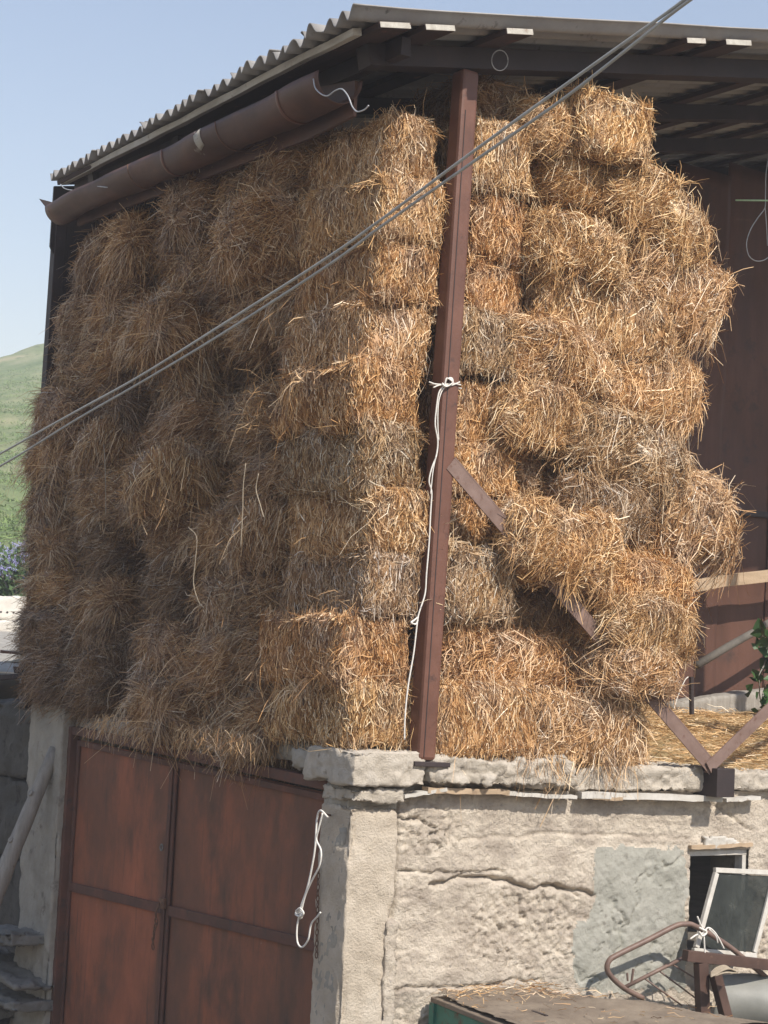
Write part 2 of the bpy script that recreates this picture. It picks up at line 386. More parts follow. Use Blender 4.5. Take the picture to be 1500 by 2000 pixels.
SHAG = [bale_mesh(300+i, style='shag') for i in range(7)]

GOLD = (1.14, 1.06, .92); ORANGE = (1.04, .88, .70); TAN = (1.09, 1.02, .93); GREY = (.87, .85, .86); DULLSHADE = (.84, .76, .70); DARKG = (.50, .46, .45)  # the dull tint puts shade into the colour of the set-back bales
STAN = (.82, .745, .68); SDULL = (.68, .61, .55); SGOLD = (.90, .80, .67)  # darker copies of the sunlit tints, gate-side shade put into the colour
NB = 0
def bale(center, size, kind, colr, label, group, rz=0, ry=0, rx=0, grey=.5):
    """size = world extents along the long axis, depth and height before rotation"""
    global NB
    lib = {'t': TIGHT, 'f': FLUFF, 's': SHAG}[kind]
    o = bpy.data.objects.new('straw_bale', lib[NB % len(lib)]); COL.objects.link(o); NB += 1
    flip = pi if random.random() < .5 else 0
    o.location = center; o.rotation_euler = (rx, ry, rz+flip)
    if flip: o.rotation_euler = (-rx, -ry, rz+flip)
    o.scale = (size[0]/.92, size[1]/.46, size[2]/.36)
    k = random.uniform(.92, 1.07)
    o.color = (colr[0]*k, colr[1]*k, colr[2]*k*random.uniform(.95, 1.05), grey)
    return tag(o, label, 'straw bale', group)

ORD = ['lowest', 'second', 'third', 'fourth', 'fifth', 'sixth', 'seventh', 'eighth', 'ninth', 'topmost']
def course(i): return 'lowest course' if i == 0 else ('topmost course' if i == 9 else ORD[i]+' course up')
# corner stack: short ends face the sun, long sides face the gate yard
z = 2.46
CZ = [z+.345*i for i in range(10)]
ctint = [TAN, ORANGE, GREY, GOLD, GREY, ORANGE, TAN, ORANGE, GOLD, TAN]
cname = ['pale tan', 'orange', 'grey-brown', 'golden', 'grey-flecked', 'bright orange', 'tan', 'rusty orange', 'golden', 'pale']
for i in range(10):
    xw = .43 if i < 9 else .36
    y0 = random.uniform(-.05, .04)
    x0 = .03+np.array((0, -.06, .04, .02, -.05, -.09, -.03, .01, -.02, .05))[i]+random.uniform(-.015, .015)
    bale((x0+xw/2-.02, y0+.46, CZ[i]+.175), (.92, xw, .372), 't', ctint[i], f'{cname[i]} straw bale in the sunlit corner stack, {course(i)}', 'corner stack of straw bales', pi/2+random.uniform(-.03, .03), random.uniform(-.02, .02), 0, .35)
# shaded stacks above the gate
cols = [(.90, 1.42, 'second', -.05), (1.42, 1.98, 'third', .05), (1.98, 2.54, 'fourth', -.09), (2.54, 3.10, 'fifth', .20), (3.10, 3.70, 'sixth', -.02), (3.70, 4.32, 'seventh', -.07)]
GSH = 'shaded stacks of straw bales above the gate'
for ci, (ya, yb, nm, xb) in enumerate(cols):
    zoff = random.uniform(-.09, .05)
    for i in range(10):
        lean = (.36*sin(pi*min(1, (i+.5)/8.5))+(.02 if i < 4 else .05)-(.30 if i == 9 else 0))*(1 if ci == 5 else .55 if ci == 4 else 0)
        w = yb-ya+(lean*.25 if ci == 5 else 0); yc = (ya+yb)/2+random.uniform(-.05, .05)+lean*(.8 if ci == 5 else .5)
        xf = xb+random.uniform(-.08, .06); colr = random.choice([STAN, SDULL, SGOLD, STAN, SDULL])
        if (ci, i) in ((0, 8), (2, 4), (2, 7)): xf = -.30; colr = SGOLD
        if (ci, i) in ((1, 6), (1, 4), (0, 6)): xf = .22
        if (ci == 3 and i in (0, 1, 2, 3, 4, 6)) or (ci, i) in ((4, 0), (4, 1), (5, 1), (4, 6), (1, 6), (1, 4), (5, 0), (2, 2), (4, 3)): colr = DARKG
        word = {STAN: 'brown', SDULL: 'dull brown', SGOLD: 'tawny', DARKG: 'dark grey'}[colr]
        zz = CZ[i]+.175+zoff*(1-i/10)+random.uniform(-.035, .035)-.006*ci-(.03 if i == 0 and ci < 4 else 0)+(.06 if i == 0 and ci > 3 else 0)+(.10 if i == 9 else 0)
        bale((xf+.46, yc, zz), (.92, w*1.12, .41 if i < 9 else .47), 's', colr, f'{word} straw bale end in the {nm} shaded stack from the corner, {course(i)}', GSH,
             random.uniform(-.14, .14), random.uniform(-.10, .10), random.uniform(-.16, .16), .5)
# sunlit bales beyond the post: pixel centre, pixel width and height, front face depth, kind, colour, tilt, label
G2 = 'sunlit straw bales beyond the post'
RB = [
 (1000,205,150,120, .16,'f',DULLSHADE, 0,'shade-dulled straw bale topmost beside the post, tucked under the front beam'),
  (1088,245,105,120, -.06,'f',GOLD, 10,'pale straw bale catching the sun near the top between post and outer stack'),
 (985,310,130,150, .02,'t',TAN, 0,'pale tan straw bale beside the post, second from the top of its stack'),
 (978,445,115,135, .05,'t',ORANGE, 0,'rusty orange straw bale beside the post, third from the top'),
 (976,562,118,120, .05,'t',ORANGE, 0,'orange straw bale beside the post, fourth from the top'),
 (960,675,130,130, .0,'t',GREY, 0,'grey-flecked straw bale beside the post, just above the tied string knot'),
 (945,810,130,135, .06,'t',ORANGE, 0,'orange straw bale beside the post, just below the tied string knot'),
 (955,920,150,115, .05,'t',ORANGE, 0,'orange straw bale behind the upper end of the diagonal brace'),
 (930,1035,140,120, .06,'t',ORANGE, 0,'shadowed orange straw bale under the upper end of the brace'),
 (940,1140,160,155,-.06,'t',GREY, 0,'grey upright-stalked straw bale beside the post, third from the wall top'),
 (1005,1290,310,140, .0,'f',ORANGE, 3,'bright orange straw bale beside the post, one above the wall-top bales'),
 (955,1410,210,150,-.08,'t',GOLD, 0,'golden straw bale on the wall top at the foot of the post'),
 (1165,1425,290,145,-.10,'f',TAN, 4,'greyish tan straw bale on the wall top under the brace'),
 (1075,1215,190,130, .12,'f',DULLSHADE, 0,'shadowed straw bale set back behind the middle of the brace'),
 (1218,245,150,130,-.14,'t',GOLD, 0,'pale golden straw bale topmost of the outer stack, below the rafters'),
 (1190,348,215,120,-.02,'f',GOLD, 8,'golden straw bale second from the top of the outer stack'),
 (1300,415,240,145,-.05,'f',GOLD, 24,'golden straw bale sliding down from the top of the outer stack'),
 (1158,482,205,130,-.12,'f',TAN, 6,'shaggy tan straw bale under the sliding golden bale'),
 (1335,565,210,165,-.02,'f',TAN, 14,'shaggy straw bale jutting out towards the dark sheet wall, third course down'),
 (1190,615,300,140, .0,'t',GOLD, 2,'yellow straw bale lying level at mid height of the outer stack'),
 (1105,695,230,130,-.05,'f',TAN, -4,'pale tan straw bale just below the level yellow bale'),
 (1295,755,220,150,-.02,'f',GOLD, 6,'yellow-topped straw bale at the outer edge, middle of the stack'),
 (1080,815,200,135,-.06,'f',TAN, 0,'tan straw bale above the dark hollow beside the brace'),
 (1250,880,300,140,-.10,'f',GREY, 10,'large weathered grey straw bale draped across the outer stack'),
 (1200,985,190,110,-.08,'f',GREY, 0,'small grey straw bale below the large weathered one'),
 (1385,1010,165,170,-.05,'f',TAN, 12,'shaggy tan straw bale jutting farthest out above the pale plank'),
 (1060,935,140,120, .13,'f',DULLSHADE, 0,'dark recessed straw bale in the hollow beside the brace'),
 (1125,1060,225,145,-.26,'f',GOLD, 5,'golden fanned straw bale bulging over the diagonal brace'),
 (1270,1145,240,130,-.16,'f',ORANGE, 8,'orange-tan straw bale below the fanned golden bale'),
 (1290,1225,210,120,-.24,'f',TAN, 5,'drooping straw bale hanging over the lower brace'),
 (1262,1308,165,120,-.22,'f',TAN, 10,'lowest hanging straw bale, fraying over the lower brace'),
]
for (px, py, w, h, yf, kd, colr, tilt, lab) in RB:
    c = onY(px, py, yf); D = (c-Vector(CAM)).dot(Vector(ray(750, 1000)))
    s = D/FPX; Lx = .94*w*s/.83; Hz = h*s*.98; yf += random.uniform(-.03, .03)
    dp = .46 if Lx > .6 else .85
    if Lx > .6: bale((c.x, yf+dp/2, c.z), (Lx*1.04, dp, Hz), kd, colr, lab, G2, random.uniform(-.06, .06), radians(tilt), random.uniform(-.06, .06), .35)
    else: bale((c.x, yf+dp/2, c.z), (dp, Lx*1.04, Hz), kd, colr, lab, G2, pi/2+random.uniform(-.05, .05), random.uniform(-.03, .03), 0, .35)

# dark filler straw added behind the visible bales to stop light leaks
V, Fq = cube_grid(50, 40, 40); half = np.array((.78, 1.8, 1.66)); P, G = superbox(V, half, 14)
P = P+G*(fbm(P*4, 5, 4)*.06)[:, None]
sq = np.where(P[:, 0] > 0, 1-.10*np.clip(P[:, 2]+.4, 0, 2), 1); P[:, 0] *= sq
me = mesh_np('filler_straw', P+np.array((1.52, 2.5, 4.10)), [Fq], np.clip(.35+.2*fbm(P*30, 3, 2), 0, 1))
o = link('filler_straw', me, STRAW, None, True); o.color = (.7, .65, .6, .6)
tag(o, 'dark filler straw added behind the visible stacked bales', 'straw', kind='stuff')

def loose(name, n, sampler, label, lmin=.05, lmax=.2, seed=1, colr=(1, 1, 1, .5), flat=.12, w=(.003, .006)):
    rg = np.random.default_rng(seed); P, G = sampler(rg, n); n = len(P)
    a = rg.uniform(0, 2*pi, n); T = np.stack((np.cos(a), np.sin(a), rg.normal(0, flat, n)), 1); T /= np.linalg.norm(T, axis=1)[:, None]
    v, f = blades(rg, P, G, T, rg.uniform(lmin, lmax, n), rg.uniform(w[0], w[1], n), rg.uniform(-.1, .2, n), rg.uniform(0, .08, n))
    o = link(name, mesh_np(name, v, [f], np.repeat(np.clip(rg.normal(.6, .2, n), .05, 1), 8)), STRAW); o.color = colr
    return tag(o, label, 'straw', kind='stuff')

# ------------------------------------------------------------------ lower walls
def grid_coords(a, b, step): return np.linspace(a, b, max(2, int(round((b-a)/step))+1))
wall = thing('plastered_wall', 'rough beige plastered stone wall with a corner pilaster and a small window', 'wall', (0, 0, 0))
xs = np.concatenate((grid_coords(.30, 3.45, .0095), grid_coords(3.46, 8, .03))); zs = np.concatenate((grid_coords(-.05, .7, .08), grid_coords(.76, 2.232, .0095)))
WX0, WX1, WZ0, WZ1 = 2.49, 2.985, 1.215, 1.875
# snap grid lines to the opening
for arr, vals in ((xs, (WX0, WX1)), (zs, (WZ0, WZ1))):
    for v in vals: arr[np.abs(arr-v).argmin()] = v
XX, ZZ = np.meshgrid(xs, zs, indexing='ij'); P = np.stack((XX.ravel(), np.zeros(XX.size), ZZ.ravel()), 1)
sm = np.clip(.75+1.1*fbm(P*np.array((1.6, 1, 3.2)), 14, 3), .3, 1.15)
d = fbm(P*np.array((2.2, 1, 4)), 11, 3)*.008+(fbm(P*24, 12, 4, .6)*.0065+np.clip(fbm(P*38, 13, 3)-.3, 0, 2)*-.016+fbm(P*62, 15, 2)*.004)*sm*.75
qq = P+.018*np.stack([vnoise(P*34, 70+k) for k in range(3)], 1); f1 = np.floor(qq*30).astype(np.int64); f2 = np.floor(qq*66).astype(np.int64)
d = d+(.0068*_hash(f1[:, 0], f1[:, 1]*0, f1[:, 2], 5)+.0058*_hash(f2[:, 0], f2[:, 1]*0, f2[:, 2], 6)-.010*np.clip(1-np.abs(vnoise(P*np.array((14, 1, 19)), 8))*4.5, 0, 1))*np.clip(sm+.1, .4, 1.1)
def seg_dist(X, Z, pts):
    best = np.full(X.shape, 9.0); sgn = np.zeros(X.shape)
    for (x0, z0), (x1, z1) in zip(pts[:-1], pts[1:]):
        dx, dz = x1-x0, z1-z0; t = np.clip(((X-x0)*dx+(Z-z0)*dz)/(dx*dx+dz*dz), 0, 1)
        dd = np.hypot(X-x0-t*dx, Z-z0-t*dz); s = np.sign((Z-z0-t*dz)); k = dd < best; best = np.where(k, dd, best); sgn = np.where(k, s, sgn)
    return best, sgn
wobx = fbm(P*11, 31, 4)*.014
def P2(px, py):
    q = onY(px, py); return (q.x, q.z)
for pts, wdt, dpt, step in (
    ([P2(780,1700), P2(870,1704), P2(985,1700)], .010, .022, .006),
    ([P2(840,1730), P2(900,1711), P2(960,1716), P2(1040,1733), P2(1085,1730), P2(1160,1748)], .016, .04, .018),
    ([P2(1085,1730), P2(1110,1738), P2(1130,1752)], .012, .03, .01),
    ([P2(780,1622), P2(900,1640), P2(1060,1628), P2(1260,1632), P2(1345,1640)], .012, .010, .012),
    ([P2(770,1930), P2(900,1925), P2(1060,1915)], .010, .02, .01),
    ([P2(1340,1540), P2(1400,1575), P2(1470,1620)], .008, .018, .008),
    ([P2(775,1602), P2(830,1605), P2(850,1620)], .01, .025, .01)):
    bd, sg = seg_dist(P[:, 0], P[:, 2]+wobx, pts)
    d = d-dpt*1.25*np.exp(-(bd/wdt/.7)**2)+step*.45*np.exp(-(bd/.09)**2)*np.where(sg < 0, 1, 0)
d = d*np.where(P[:, 0] > 3.455, .35, 1)
d = d-.05*np.exp(-((P[:, 0]-.325)/.014)**2)*(P[:, 2] > 1.55)
pp = [P2(1165,1650), P2(1335,1655), P2(1343,1700), P2(1342,1890), P2(1345,1935), P2(1130,1935), P2(1120,1870), P2(1118,1815), P2(1150,1795), P2(1160,1720)]
jx = P[:, 0]+fbm(P*16, 41, 4)*.022; jz = P[:, 2]+fbm(P*16, 43, 4)*.022; ins = np.zeros(len(P), bool); pdist = np.full(len(P), 9.0)
for k in range(len(pp)):
    (x0, z0), (x1, z1) = pp[k], pp[(k+1) % len(pp)]
    ins ^= ((z0 > jz) != (z1 > jz)) & (jx < (x1-x0)*(jz-z0)/(z1-z0+1e-12)+x0)
    pdist = np.minimum(pdist, seg_dist(jx, jz, [pp[k], pp[(k+1) % len(pp)]])[0])
crk = 1-np.abs(vnoise(P*np.array((3.6, 1, 4.2))+.4*fbm(P*12, 4, 2)[:, None], 6))*15
dpat = .006+fbm(P*5, 44, 3)*.006+fbm(P*34, 45, 3)*.0035-.020*np.clip(crk, 0, 1)-.022*np.clip(fbm(P*7, 47, 3)-.55, 0, .5)
bl = np.clip(pdist/.05, 0, 1)
d = np.where(ins, dpat*(.4+.6*bl)+d*.35*(1-bl), d)
near = np.minimum(np.maximum(np.maximum(WX0-P[:, 0], P[:, 0]-WX1), np.maximum(WZ0-P[:, 2], P[:, 2]-WZ1)), .1)
inner = near <= 0.001
d = np.where(inner, np.minimum(d, .0), d)
P[:, 1] = -d
nx_, nz_ = len(xs), len(zs); I = np.arange(nx_*nz_).reshape(nx_, nz_)
Fq = np.stack((I[:-1, :-1], I[1:, :-1], I[1:, 1:], I[:-1, 1:]), -1).reshape(-1, 4)
cx = P[Fq, 0].mean(1); cz = P[Fq, 2].mean(1)
Fq = Fq[~((cx > WX0) & (cx < WX1) & (cz > WZ0) & (cz < WZ1))]
fi = ins[Fq].sum(1) >= 3
link('wall_face', mesh_np('wall_face', P, [Fq[~fi]]), PLASTER, wall, False)
link('cement_patch', mesh_np('cement_patch', P, [Fq[fi]]), PATCH, wall, False)
b = MB()   # wall thickness around the window
b.box((WX0-.08, .03, WZ0-.1), (WX0-.001, .33, WZ1+.1)); b.box((WX1+.001, .03, WZ0-.1), (WX1+.08, .33, WZ1+.1))
b.box((WX0, .03, WZ1+.001), (WX1, .33, WZ1+.1)); b.box((WX0, .03, WZ0-.1), (WX1, .33, WZ0-.001))
b.build('window_reveal', CONC, wall)
# two-part pilaster at the corner (a straight post with a stub cap)
rough_block('pilaster', (.0, -.045, -.05), (.305, .25, 2.150), PILAST, wall, .012, .004, 24, 21, 80, smooth=False, chips=.05, grit=.0025)
rough_block('pilaster_cap', (-.004, -.085, 2.175), (.318, .25, 2.25), COPING, wall, .012, .006, 20, 22, 50, smooth=False, chips=.05, grit=.006)
q0 = P2(757, 1850); rough_block('pilaster_stub', (.255, -.062, -.05), (.325, .02, 1.56), PLASTER, wall, .012, .006, 24, 23, 50, smooth=False, chips=.06, grit=.006)
# grey cement patch around the window
def slab(name, pts, y, thick, mat, parent, res=.02, amp=.004, seed=3):
    xs_ = [p[0] for p in pts]; zs_ = [p[1] for p in pts]
    gx = grid_coords(min(xs_), max(xs_), res); gz = grid_coords(min(zs_), max(zs_), res)
    A, B = np.meshgrid(gx, gz, indexing='ij'); A = A.ravel(); B = B.ravel()
    jx = A+fbm(np.stack((A*9, B*9, B*0), 1), seed, 3)*.03; jz = B+fbm(np.stack((A*9, B*9, B*0+7), 1), seed+1, 3)*.03
    ins = np.zeros(len(A), bool); n = len(pts)
    for i in range(n):
        (x0, z0), (x1, z1) = pts[i], pts[(i+1) % n]
        c = ((z0 > jz) != (z1 > jz)) & (jx < (x1-x0)*(jz-z0)/(z1-z0+1e-12)+x0); ins ^= c
    Pp = np.stack((A, y-thick-fbm(np.stack((A*22, B*22, A*0), 1), seed+2, 4)*amp+.012*np.clip(1-np.abs(vnoise(np.stack((A*4.2, B*5, A*0), 1)+.35*fbm(np.stack((A*14, B*14, A*0), 1), 4, 2)[:, None], seed+6))*22, 0, 1)-fbm(np.stack((A*3, B*3, A*0), 1), seed+4, 2)*amp*2, B), 1)
    I = np.arange(len(A)).reshape(len(gx), len(gz)); Fq = np.stack((I[:-1, :-1], I[1:, :-1], I[1:, 1:], I[:-1, 1:]), -1).reshape(-1, 4)
    Fq = Fq[ins[Fq].all(1)]
    o = link(name, mesh_np(name, Pp, [Fq]), mat, parent, False)
    s = o.modifiers.new('thickness', 'SOLIDIFY'); s.thickness = thick+.02; s.offset = -1
    return o
slab('white_patch', [P2(1365,1633), P2(1400,1625), P2(1440,1640), P2(1438,1656), P2(1368,1656)], -.018, .008, WHITEP, wall, .012, .004, 45)
# window casing
win = MB()
fw = .035
win.box((WX0+.002, .015, WZ1-fw), (WX1-.002, .085, WZ1-.002)); win.box((WX0+.002, .015, WZ0+.002), (WX1-.002, .085, WZ0+fw))
win.box((WX1-fw-.002, .017, WZ0+fw), (WX1-.004, .083, WZ1-fw)); win.box((WX0+.004, .06, WZ0+fw), (WX0+.018, .083, WZ1-fw))
win.build('window_frame', WHITEP, wall, .003)
b = MB(); b.beam((WX0-.02, -.012, WZ1+.022), (WX1+.01, -.012, WZ1+.03), .03, .022, n=10, wob=.003); b.build('window_lintel', WOOD, wall)
# coping blocks along the wall top
cops = [((690,1457),(833,1520)), ((838,1468),(1130,1530)), ((1134,1492),(1405,1552)), ((1435,1505),(1560,1560))]
for i, ((xa, ya), (xb, yb)) in enumerate(cops):
    a = onY(xa, ya, -.10); c = onY(xb, yb, -.10)
    zb, zt = (2.262 if i < 2 else 2.236), max(2.34, a.z-(.025 if i < 2 else .012))
    rough_block('coping_stone', (a.x, (-.115, -.12, -.06, -.055)[i], zb), (c.x-.006, .4, zt), COPING, wall, .014, (.008, .02, .012, .012)[i], 14, 60+i, (40, 14, 30, 16)[i], smooth=False, chips=.06, grit=(.0035, .008, .006, .007)[i])
a = onX(585, 1450, -.03)
rough_block('coping_stone', (.035, .30, 2.30), (.35, .66, 2.42), CONC, wall, .016, .010, 12, 66, 30, smooth=False, chips=.08, grit=.006)
rough_block('coping_stone', (4.0, -.06, 2.262), (6.5, .4, 2.36), COPING, wall, .05, .016, 9, 67, 10)
# bed of rubble between coping and wall
b = MB(); b.box((.34, .06, 2.10), (8, .38, 2.262)); b.build('wall_core', CONC, wall)
# timber laths squeezed in the joint
t = thing('joint_batten', 'split white timber batten wedged in the joint under the coping stones', 'batten', onY(1100, 1552, -.02))
def local(o, p): return Vector(p)-o.location
for (xa, ya, xb, yb, w, mt) in ((785,1555,868,1541,.018,WHITEP), (830,1542,990,1547,.03,WOOD), (985,1549,1122,1557,.022,WHITEP), (1130,1552,1405,1560,.036,WHITEP), (1412,1562,1480,1558,.022,WHITEP), (1150,1557,1210,1560,.02,WOOD)):
    b = MB(); b.beam(local(t, onY(xa, ya, -.05)), local(t, onY(xb, yb, -.055)), .06, w, n=9, wob=.003); b.build('lath', mt, t)

# loose window sash leaning out of the opening
cs = [onY(1397,1694,-.10), onY(1518,1700,-.13), onY(1474,1872,-.20), onY(1352,1862,-.17)]
ctr = sum(cs, Vector())/4
sash = thing('window_sash', 'loose white window sash with dusty glass leaning across the small window', 'window sash', cs[3])
b = MB(); L_ = [local(sash, p) for p in cs]
nrm_ = (L_[1]-L_[0]).cross(L_[3]-L_[0]).normalized()
for i in range(4):
    p, q = L_[i], L_[(i+1) % 4]; e = (q-p).normalized()
    off_ = (sum(L_, Vector())/4-(p+q)/2).normalized()*.018
    b.beam(p+off_-(e*0 if i % 2 == 0 else e*-.036), q+off_-(e*0 if i % 2 == 0 else e*.036), .028, .030, up=off_)
b.build('sash_frame', WHITEP, sash, .003)
c4 = sum(L_, Vector())/4; ins = [c4+(p-c4)*.86 for p in L_]
b = MB(); b.add(ins+[p+nrm_*.004 for p in ins], [(0,1,2,3),(7,6,5,4),(0,4,5,1),(1,5,6,2),(2,6,7,3),(3,7,4,0)]); b.build('glass_pane', GLASS, sash)

# ------------------------------------------------------------------ gate side
gw = thing('gate_wall', 'pale concrete gate posts and stub wall either side of the rusty gate', 'wall', (0, 0, 0))
rough_block('gate_jamb', (.006, .0, -.05), (.32, .235, 2.26), CONC, gw, .014, .007, 14, 71, 60, smooth=False, chips=.07, grit=.004)
ja = onX(85, 1400, 0).y; jb = onX(140, 1400, 0).y
rough_block('gate_jamb', (.0, 3.80, -.05), (.32, 4.42, 2.50), CONC, gw, .016, .006, 12, 72, 60, smooth=False, chips=.06, grit=.003)
rough_block('gate_lintel', (.1, .1, 2.33), (.34, 4.3, 2.44), CONC, gw, .06, .012, 7, 73, 20)
gate = thing('metal_gate', 'rusty red double leaf sheet metal gate with a chained centre seam', 'gate', (.1, 2.1, 0))
GX = .1
def gp(px, py, x=GX): return local(gate, onX(px, py, x))
TL = onX(150,1436,GX); TR = onX(628,1536,GX)
yS = onX(327,1700,GX).y; yL = 3.76; yR = .305
def ztop(y): return TR.z+(TL.z-TR.z)*(y-TR.y)/(TL.y-TR.y)
mL = onX(132,1730,GX); mR = onX(595,1843,GX)
def zmid(y): return mR.z+(mL.z-mR.z)*(y-mR.y)/(mL.y-mR.y)
# outer frame
b = MB(); og = gate.location
def V3(x, y, zz): return Vector((x, y, zz))-og
b.beam(V3(.085, yL+.03, 0), V3(.085, yL+.03, ztop(yL)+.06), .06, .07, up=(1,0,0)); b.beam(V3(.085, yR-.03, 0), V3(.085, yR-.03, ztop(yR)+.04), .06, .05, up=(1,0,0))
b.beam(V3(.085, yL, ztop(yL)+.035), V3(.085, yR, ztop(yR)+.02), .06, .06)
b.build('gate_frame', GATEF, gate, .004)
for (ya, yb) in ((yS+.008, yL-.005), (yR+.005, yS-.008)):
    # slightly buckled sheet
    gy = np.linspace(ya, yb, 40); gz = np.linspace(.02, 1, 50); A, B = np.meshgrid(gy, gz, indexing='ij'); A = A.ravel(); B = B.ravel()
    Zt = np.array([ztop(y) for y in A])-.03; Z = B*Zt
    Xx = GX+.02+fbm(np.stack((A*1.6, Z*1.4, A*0), 1), 81, 3)*.008
    I = np.arange(len(A)).reshape(40, 50); Fq = np.stack((I[:-1,:-1], I[:-1,1:], I[1:,1:], I[1:,:-1]), -1).reshape(-1, 4)
    leaf = link('gate_leaf', mesh_np('gate_leaf', np.stack((Xx, A, Z), 1)-np.array(og), [Fq]), GATEM, gate, True)
    s = leaf.modifiers.new('thickness', 'SOLIDIFY'); s.thickness = .004
    b = MB()
    for y in (ya, yb):
        i_ = .022 if y == ya else -.022
        b.beam(V3(GX+.004, y+i_, .02), V3(GX+.004, y+i_, ztop(y+i_)-.035), .042, .014, up=(1,0,0))
    b.beam(V3(GX+.003, ya+.045, ztop(ya)-.055), V3(GX+.003, yb-.045, ztop(yb)-.055), .014, .036)
    b.beam(V3(GX+.003, ya+.045, zmid(ya)), V3(GX+.003, yb-.045, zmid(yb)), .016, .062)
    b.build('leaf_frame', GATEF, leaf, .003)
b = MB(); b.beam(V3(GX-.012, yS, .02), V3(GX-.012, yS, ztop(yS)-.05), .035, .008, up=(1,0,0)); b.build('cover_strip', GATEF, gate, .002)
# hasp and chain in the middle
b = MB(); hz = onX(312,1770,GX-.03)
hk = []
for k in range(9):
    c = hz+Vector((-.012, random.uniform(-.012, .012)+.006*k, -.032*k)); a = k*1.3
    ring = [c+Vector((.006*sin(2*pi*j/10+a), .011*cos(2*pi*j/10)*(1 if k % 2 else .4), .022*sin(2*pi*j/10))) for j in range(11)]
    b.tube([local(gate, p) for p in ring], .004, 6)
b.build('gate_chain', CHAINM, gate, 0, True)
b = MB(); c = onX(318,1765,GX-.02); b.box(local(gate, c)-Vector((.012,.03,.03)), local(gate, c)+Vector((.012,.03,.035)))
b.build('hasp', CHAINM, gate, .003)
b = MB(); c = onX(317,1655,GX-.01); ring = [local(gate, c)+Vector((-.006, .016*cos(2*pi*j/14), .02*sin(2*pi*j/14))) for j in range(15)]; b.tube(ring, .005, 6); b.build('gate_eyelet', STONE, gate, 0, True)
# white rope on the jamb
r = thing('white_rope', 'knotted white rope loop hanging from a nail at the edge of the gate', 'rope', onX(632,1590,-.02))
rp = lambda l, x=-.11: smooth_path([local(r, onX(px, py, x)) for px, py in l], 8)
b = MB()
b.tube(rp([(640,1596),(626,1583),(619,1600),(616,1650),(610,1690),(600,1735),(588,1770),(585,1790)]), .0055, 7)
b.tube(rp([(630,1588),(622,1620),(618,1640),(627,1662),(624,1690),(608,1722),(596,1750),(588,1782)], -.125), .005, 7)
b.tube(rp([(585,1785),(580,1812),(581,1840),(590,1850),(602,1835),(608,1805),(620,1790),(626,1782)], -.12), .005, 7)
b.build('rope_loop', STRING, r, 0, True)
b = MB()
for k in range(5): b.tube(rp([(578+2*k,1779+3*k),(586,1774+5*k),(593-k,1784+2*k),(585,1790),(577,1786-k)], -.135+.006*k), .005, 6)
b.build('rope_knot', STRING, r, 0, True)
b = MB(); b.tube([local(r, onX(648,1593,.02)), local(r, onX(627,1588,-.125))], .005, 6); b.build('nail', CHAINM, r)
# rusty chain down the jamb
ch = thing('rusty_chain', 'thin rusty chain hanging down beside the white rope', 'chain', onX(618,1715,-.01))
b = MB(); pts = [local(ch, onX(622-.12*k*2.2, 1700+k*11, -.012)) for k in range(16)]
for k, c in enumerate(pts):
    ring = [c+Vector((.008*cos(2*pi*j/8)*(k % 2), .008*cos(2*pi*j/8)*(1-k % 2), .018*sin(2*pi*j/8))) for j in range(9)]; b.tube(ring, .003, 5)
b.build('links', CHAINM, ch, 0, True)

# shaded retaining wall, log, stones and stacked sheets at the far end
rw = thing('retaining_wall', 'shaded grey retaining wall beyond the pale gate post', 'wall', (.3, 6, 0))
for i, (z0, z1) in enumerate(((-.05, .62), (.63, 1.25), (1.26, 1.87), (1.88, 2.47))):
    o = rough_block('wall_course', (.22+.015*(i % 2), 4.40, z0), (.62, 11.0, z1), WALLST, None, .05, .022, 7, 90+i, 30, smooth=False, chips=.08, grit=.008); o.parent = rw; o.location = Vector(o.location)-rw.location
lg = thing('leaning_log', 'peeled grey log leaning against the shaded retaining wall', 'log', onX(0, 1720, -.25))
p0 = onX(-70, 1905, -.55); p1 = onX(106, 1462, .02)
pts = []; tp = []
for k in range(15):
    t_ = k/14; pts.append(local(lg, p0.lerp(p1, t_)+Vector((random.uniform(-.006,.006), .02*sin(t_*5), random.uniform(-.006,.006))))); tp.append(1.2-.45*t_+random.uniform(-.04,.04))
b = MB(); b.tube(pts, .062, 12, tp); b.build('log_stem', GREYWOOD, lg, 0, True)
b = MB()
for t_ in (.42, .62, .8): b = MB(); b.tube([pts[int(t_*14)], pts[int(t_*14)]+Vector((-.055, -.02, .03))], .022, 8); b.build('knot_stub', GREYWOOD, lg, .004)
for i, (x0, y0, x1, y1) in enumerate(((-30,1795,58,1862), (-50,1857,68,1925), (4,1928,64,1982), (-60,1930,2,1990), (-40,1985,58,2045))):
    a = onX(x0, y0, -.1); c = onX(x1, y1, -.1)
    yA, yB = sorted((a.y, c.y)); zA, zB = sorted((a.z, c.z))
    rx = Matrix.Rotation(radians((-6, 3, -2, 4, 0)[i]), 3, 'X')
    o = rough_block('stone_block', (-.25, yA, zA), (.12, yB, zB), STONE, None, .02, .014, 10, 120+i, 30, rot=rx.to_4x4(), smooth=False, chips=.1, grit=.004)
    tag(o, ('topmost grey stone block of the pile under the leaning log', 'long grey stone block second from the top of the pile', 'short rounded stone block under the long one, nearest the gate post', 'stone block in the pile tucked behind the short rounded one', 'lowest visible stone block of the pile by the gate post')[i], 'stone block', 'stone blocks piled by the gate post')
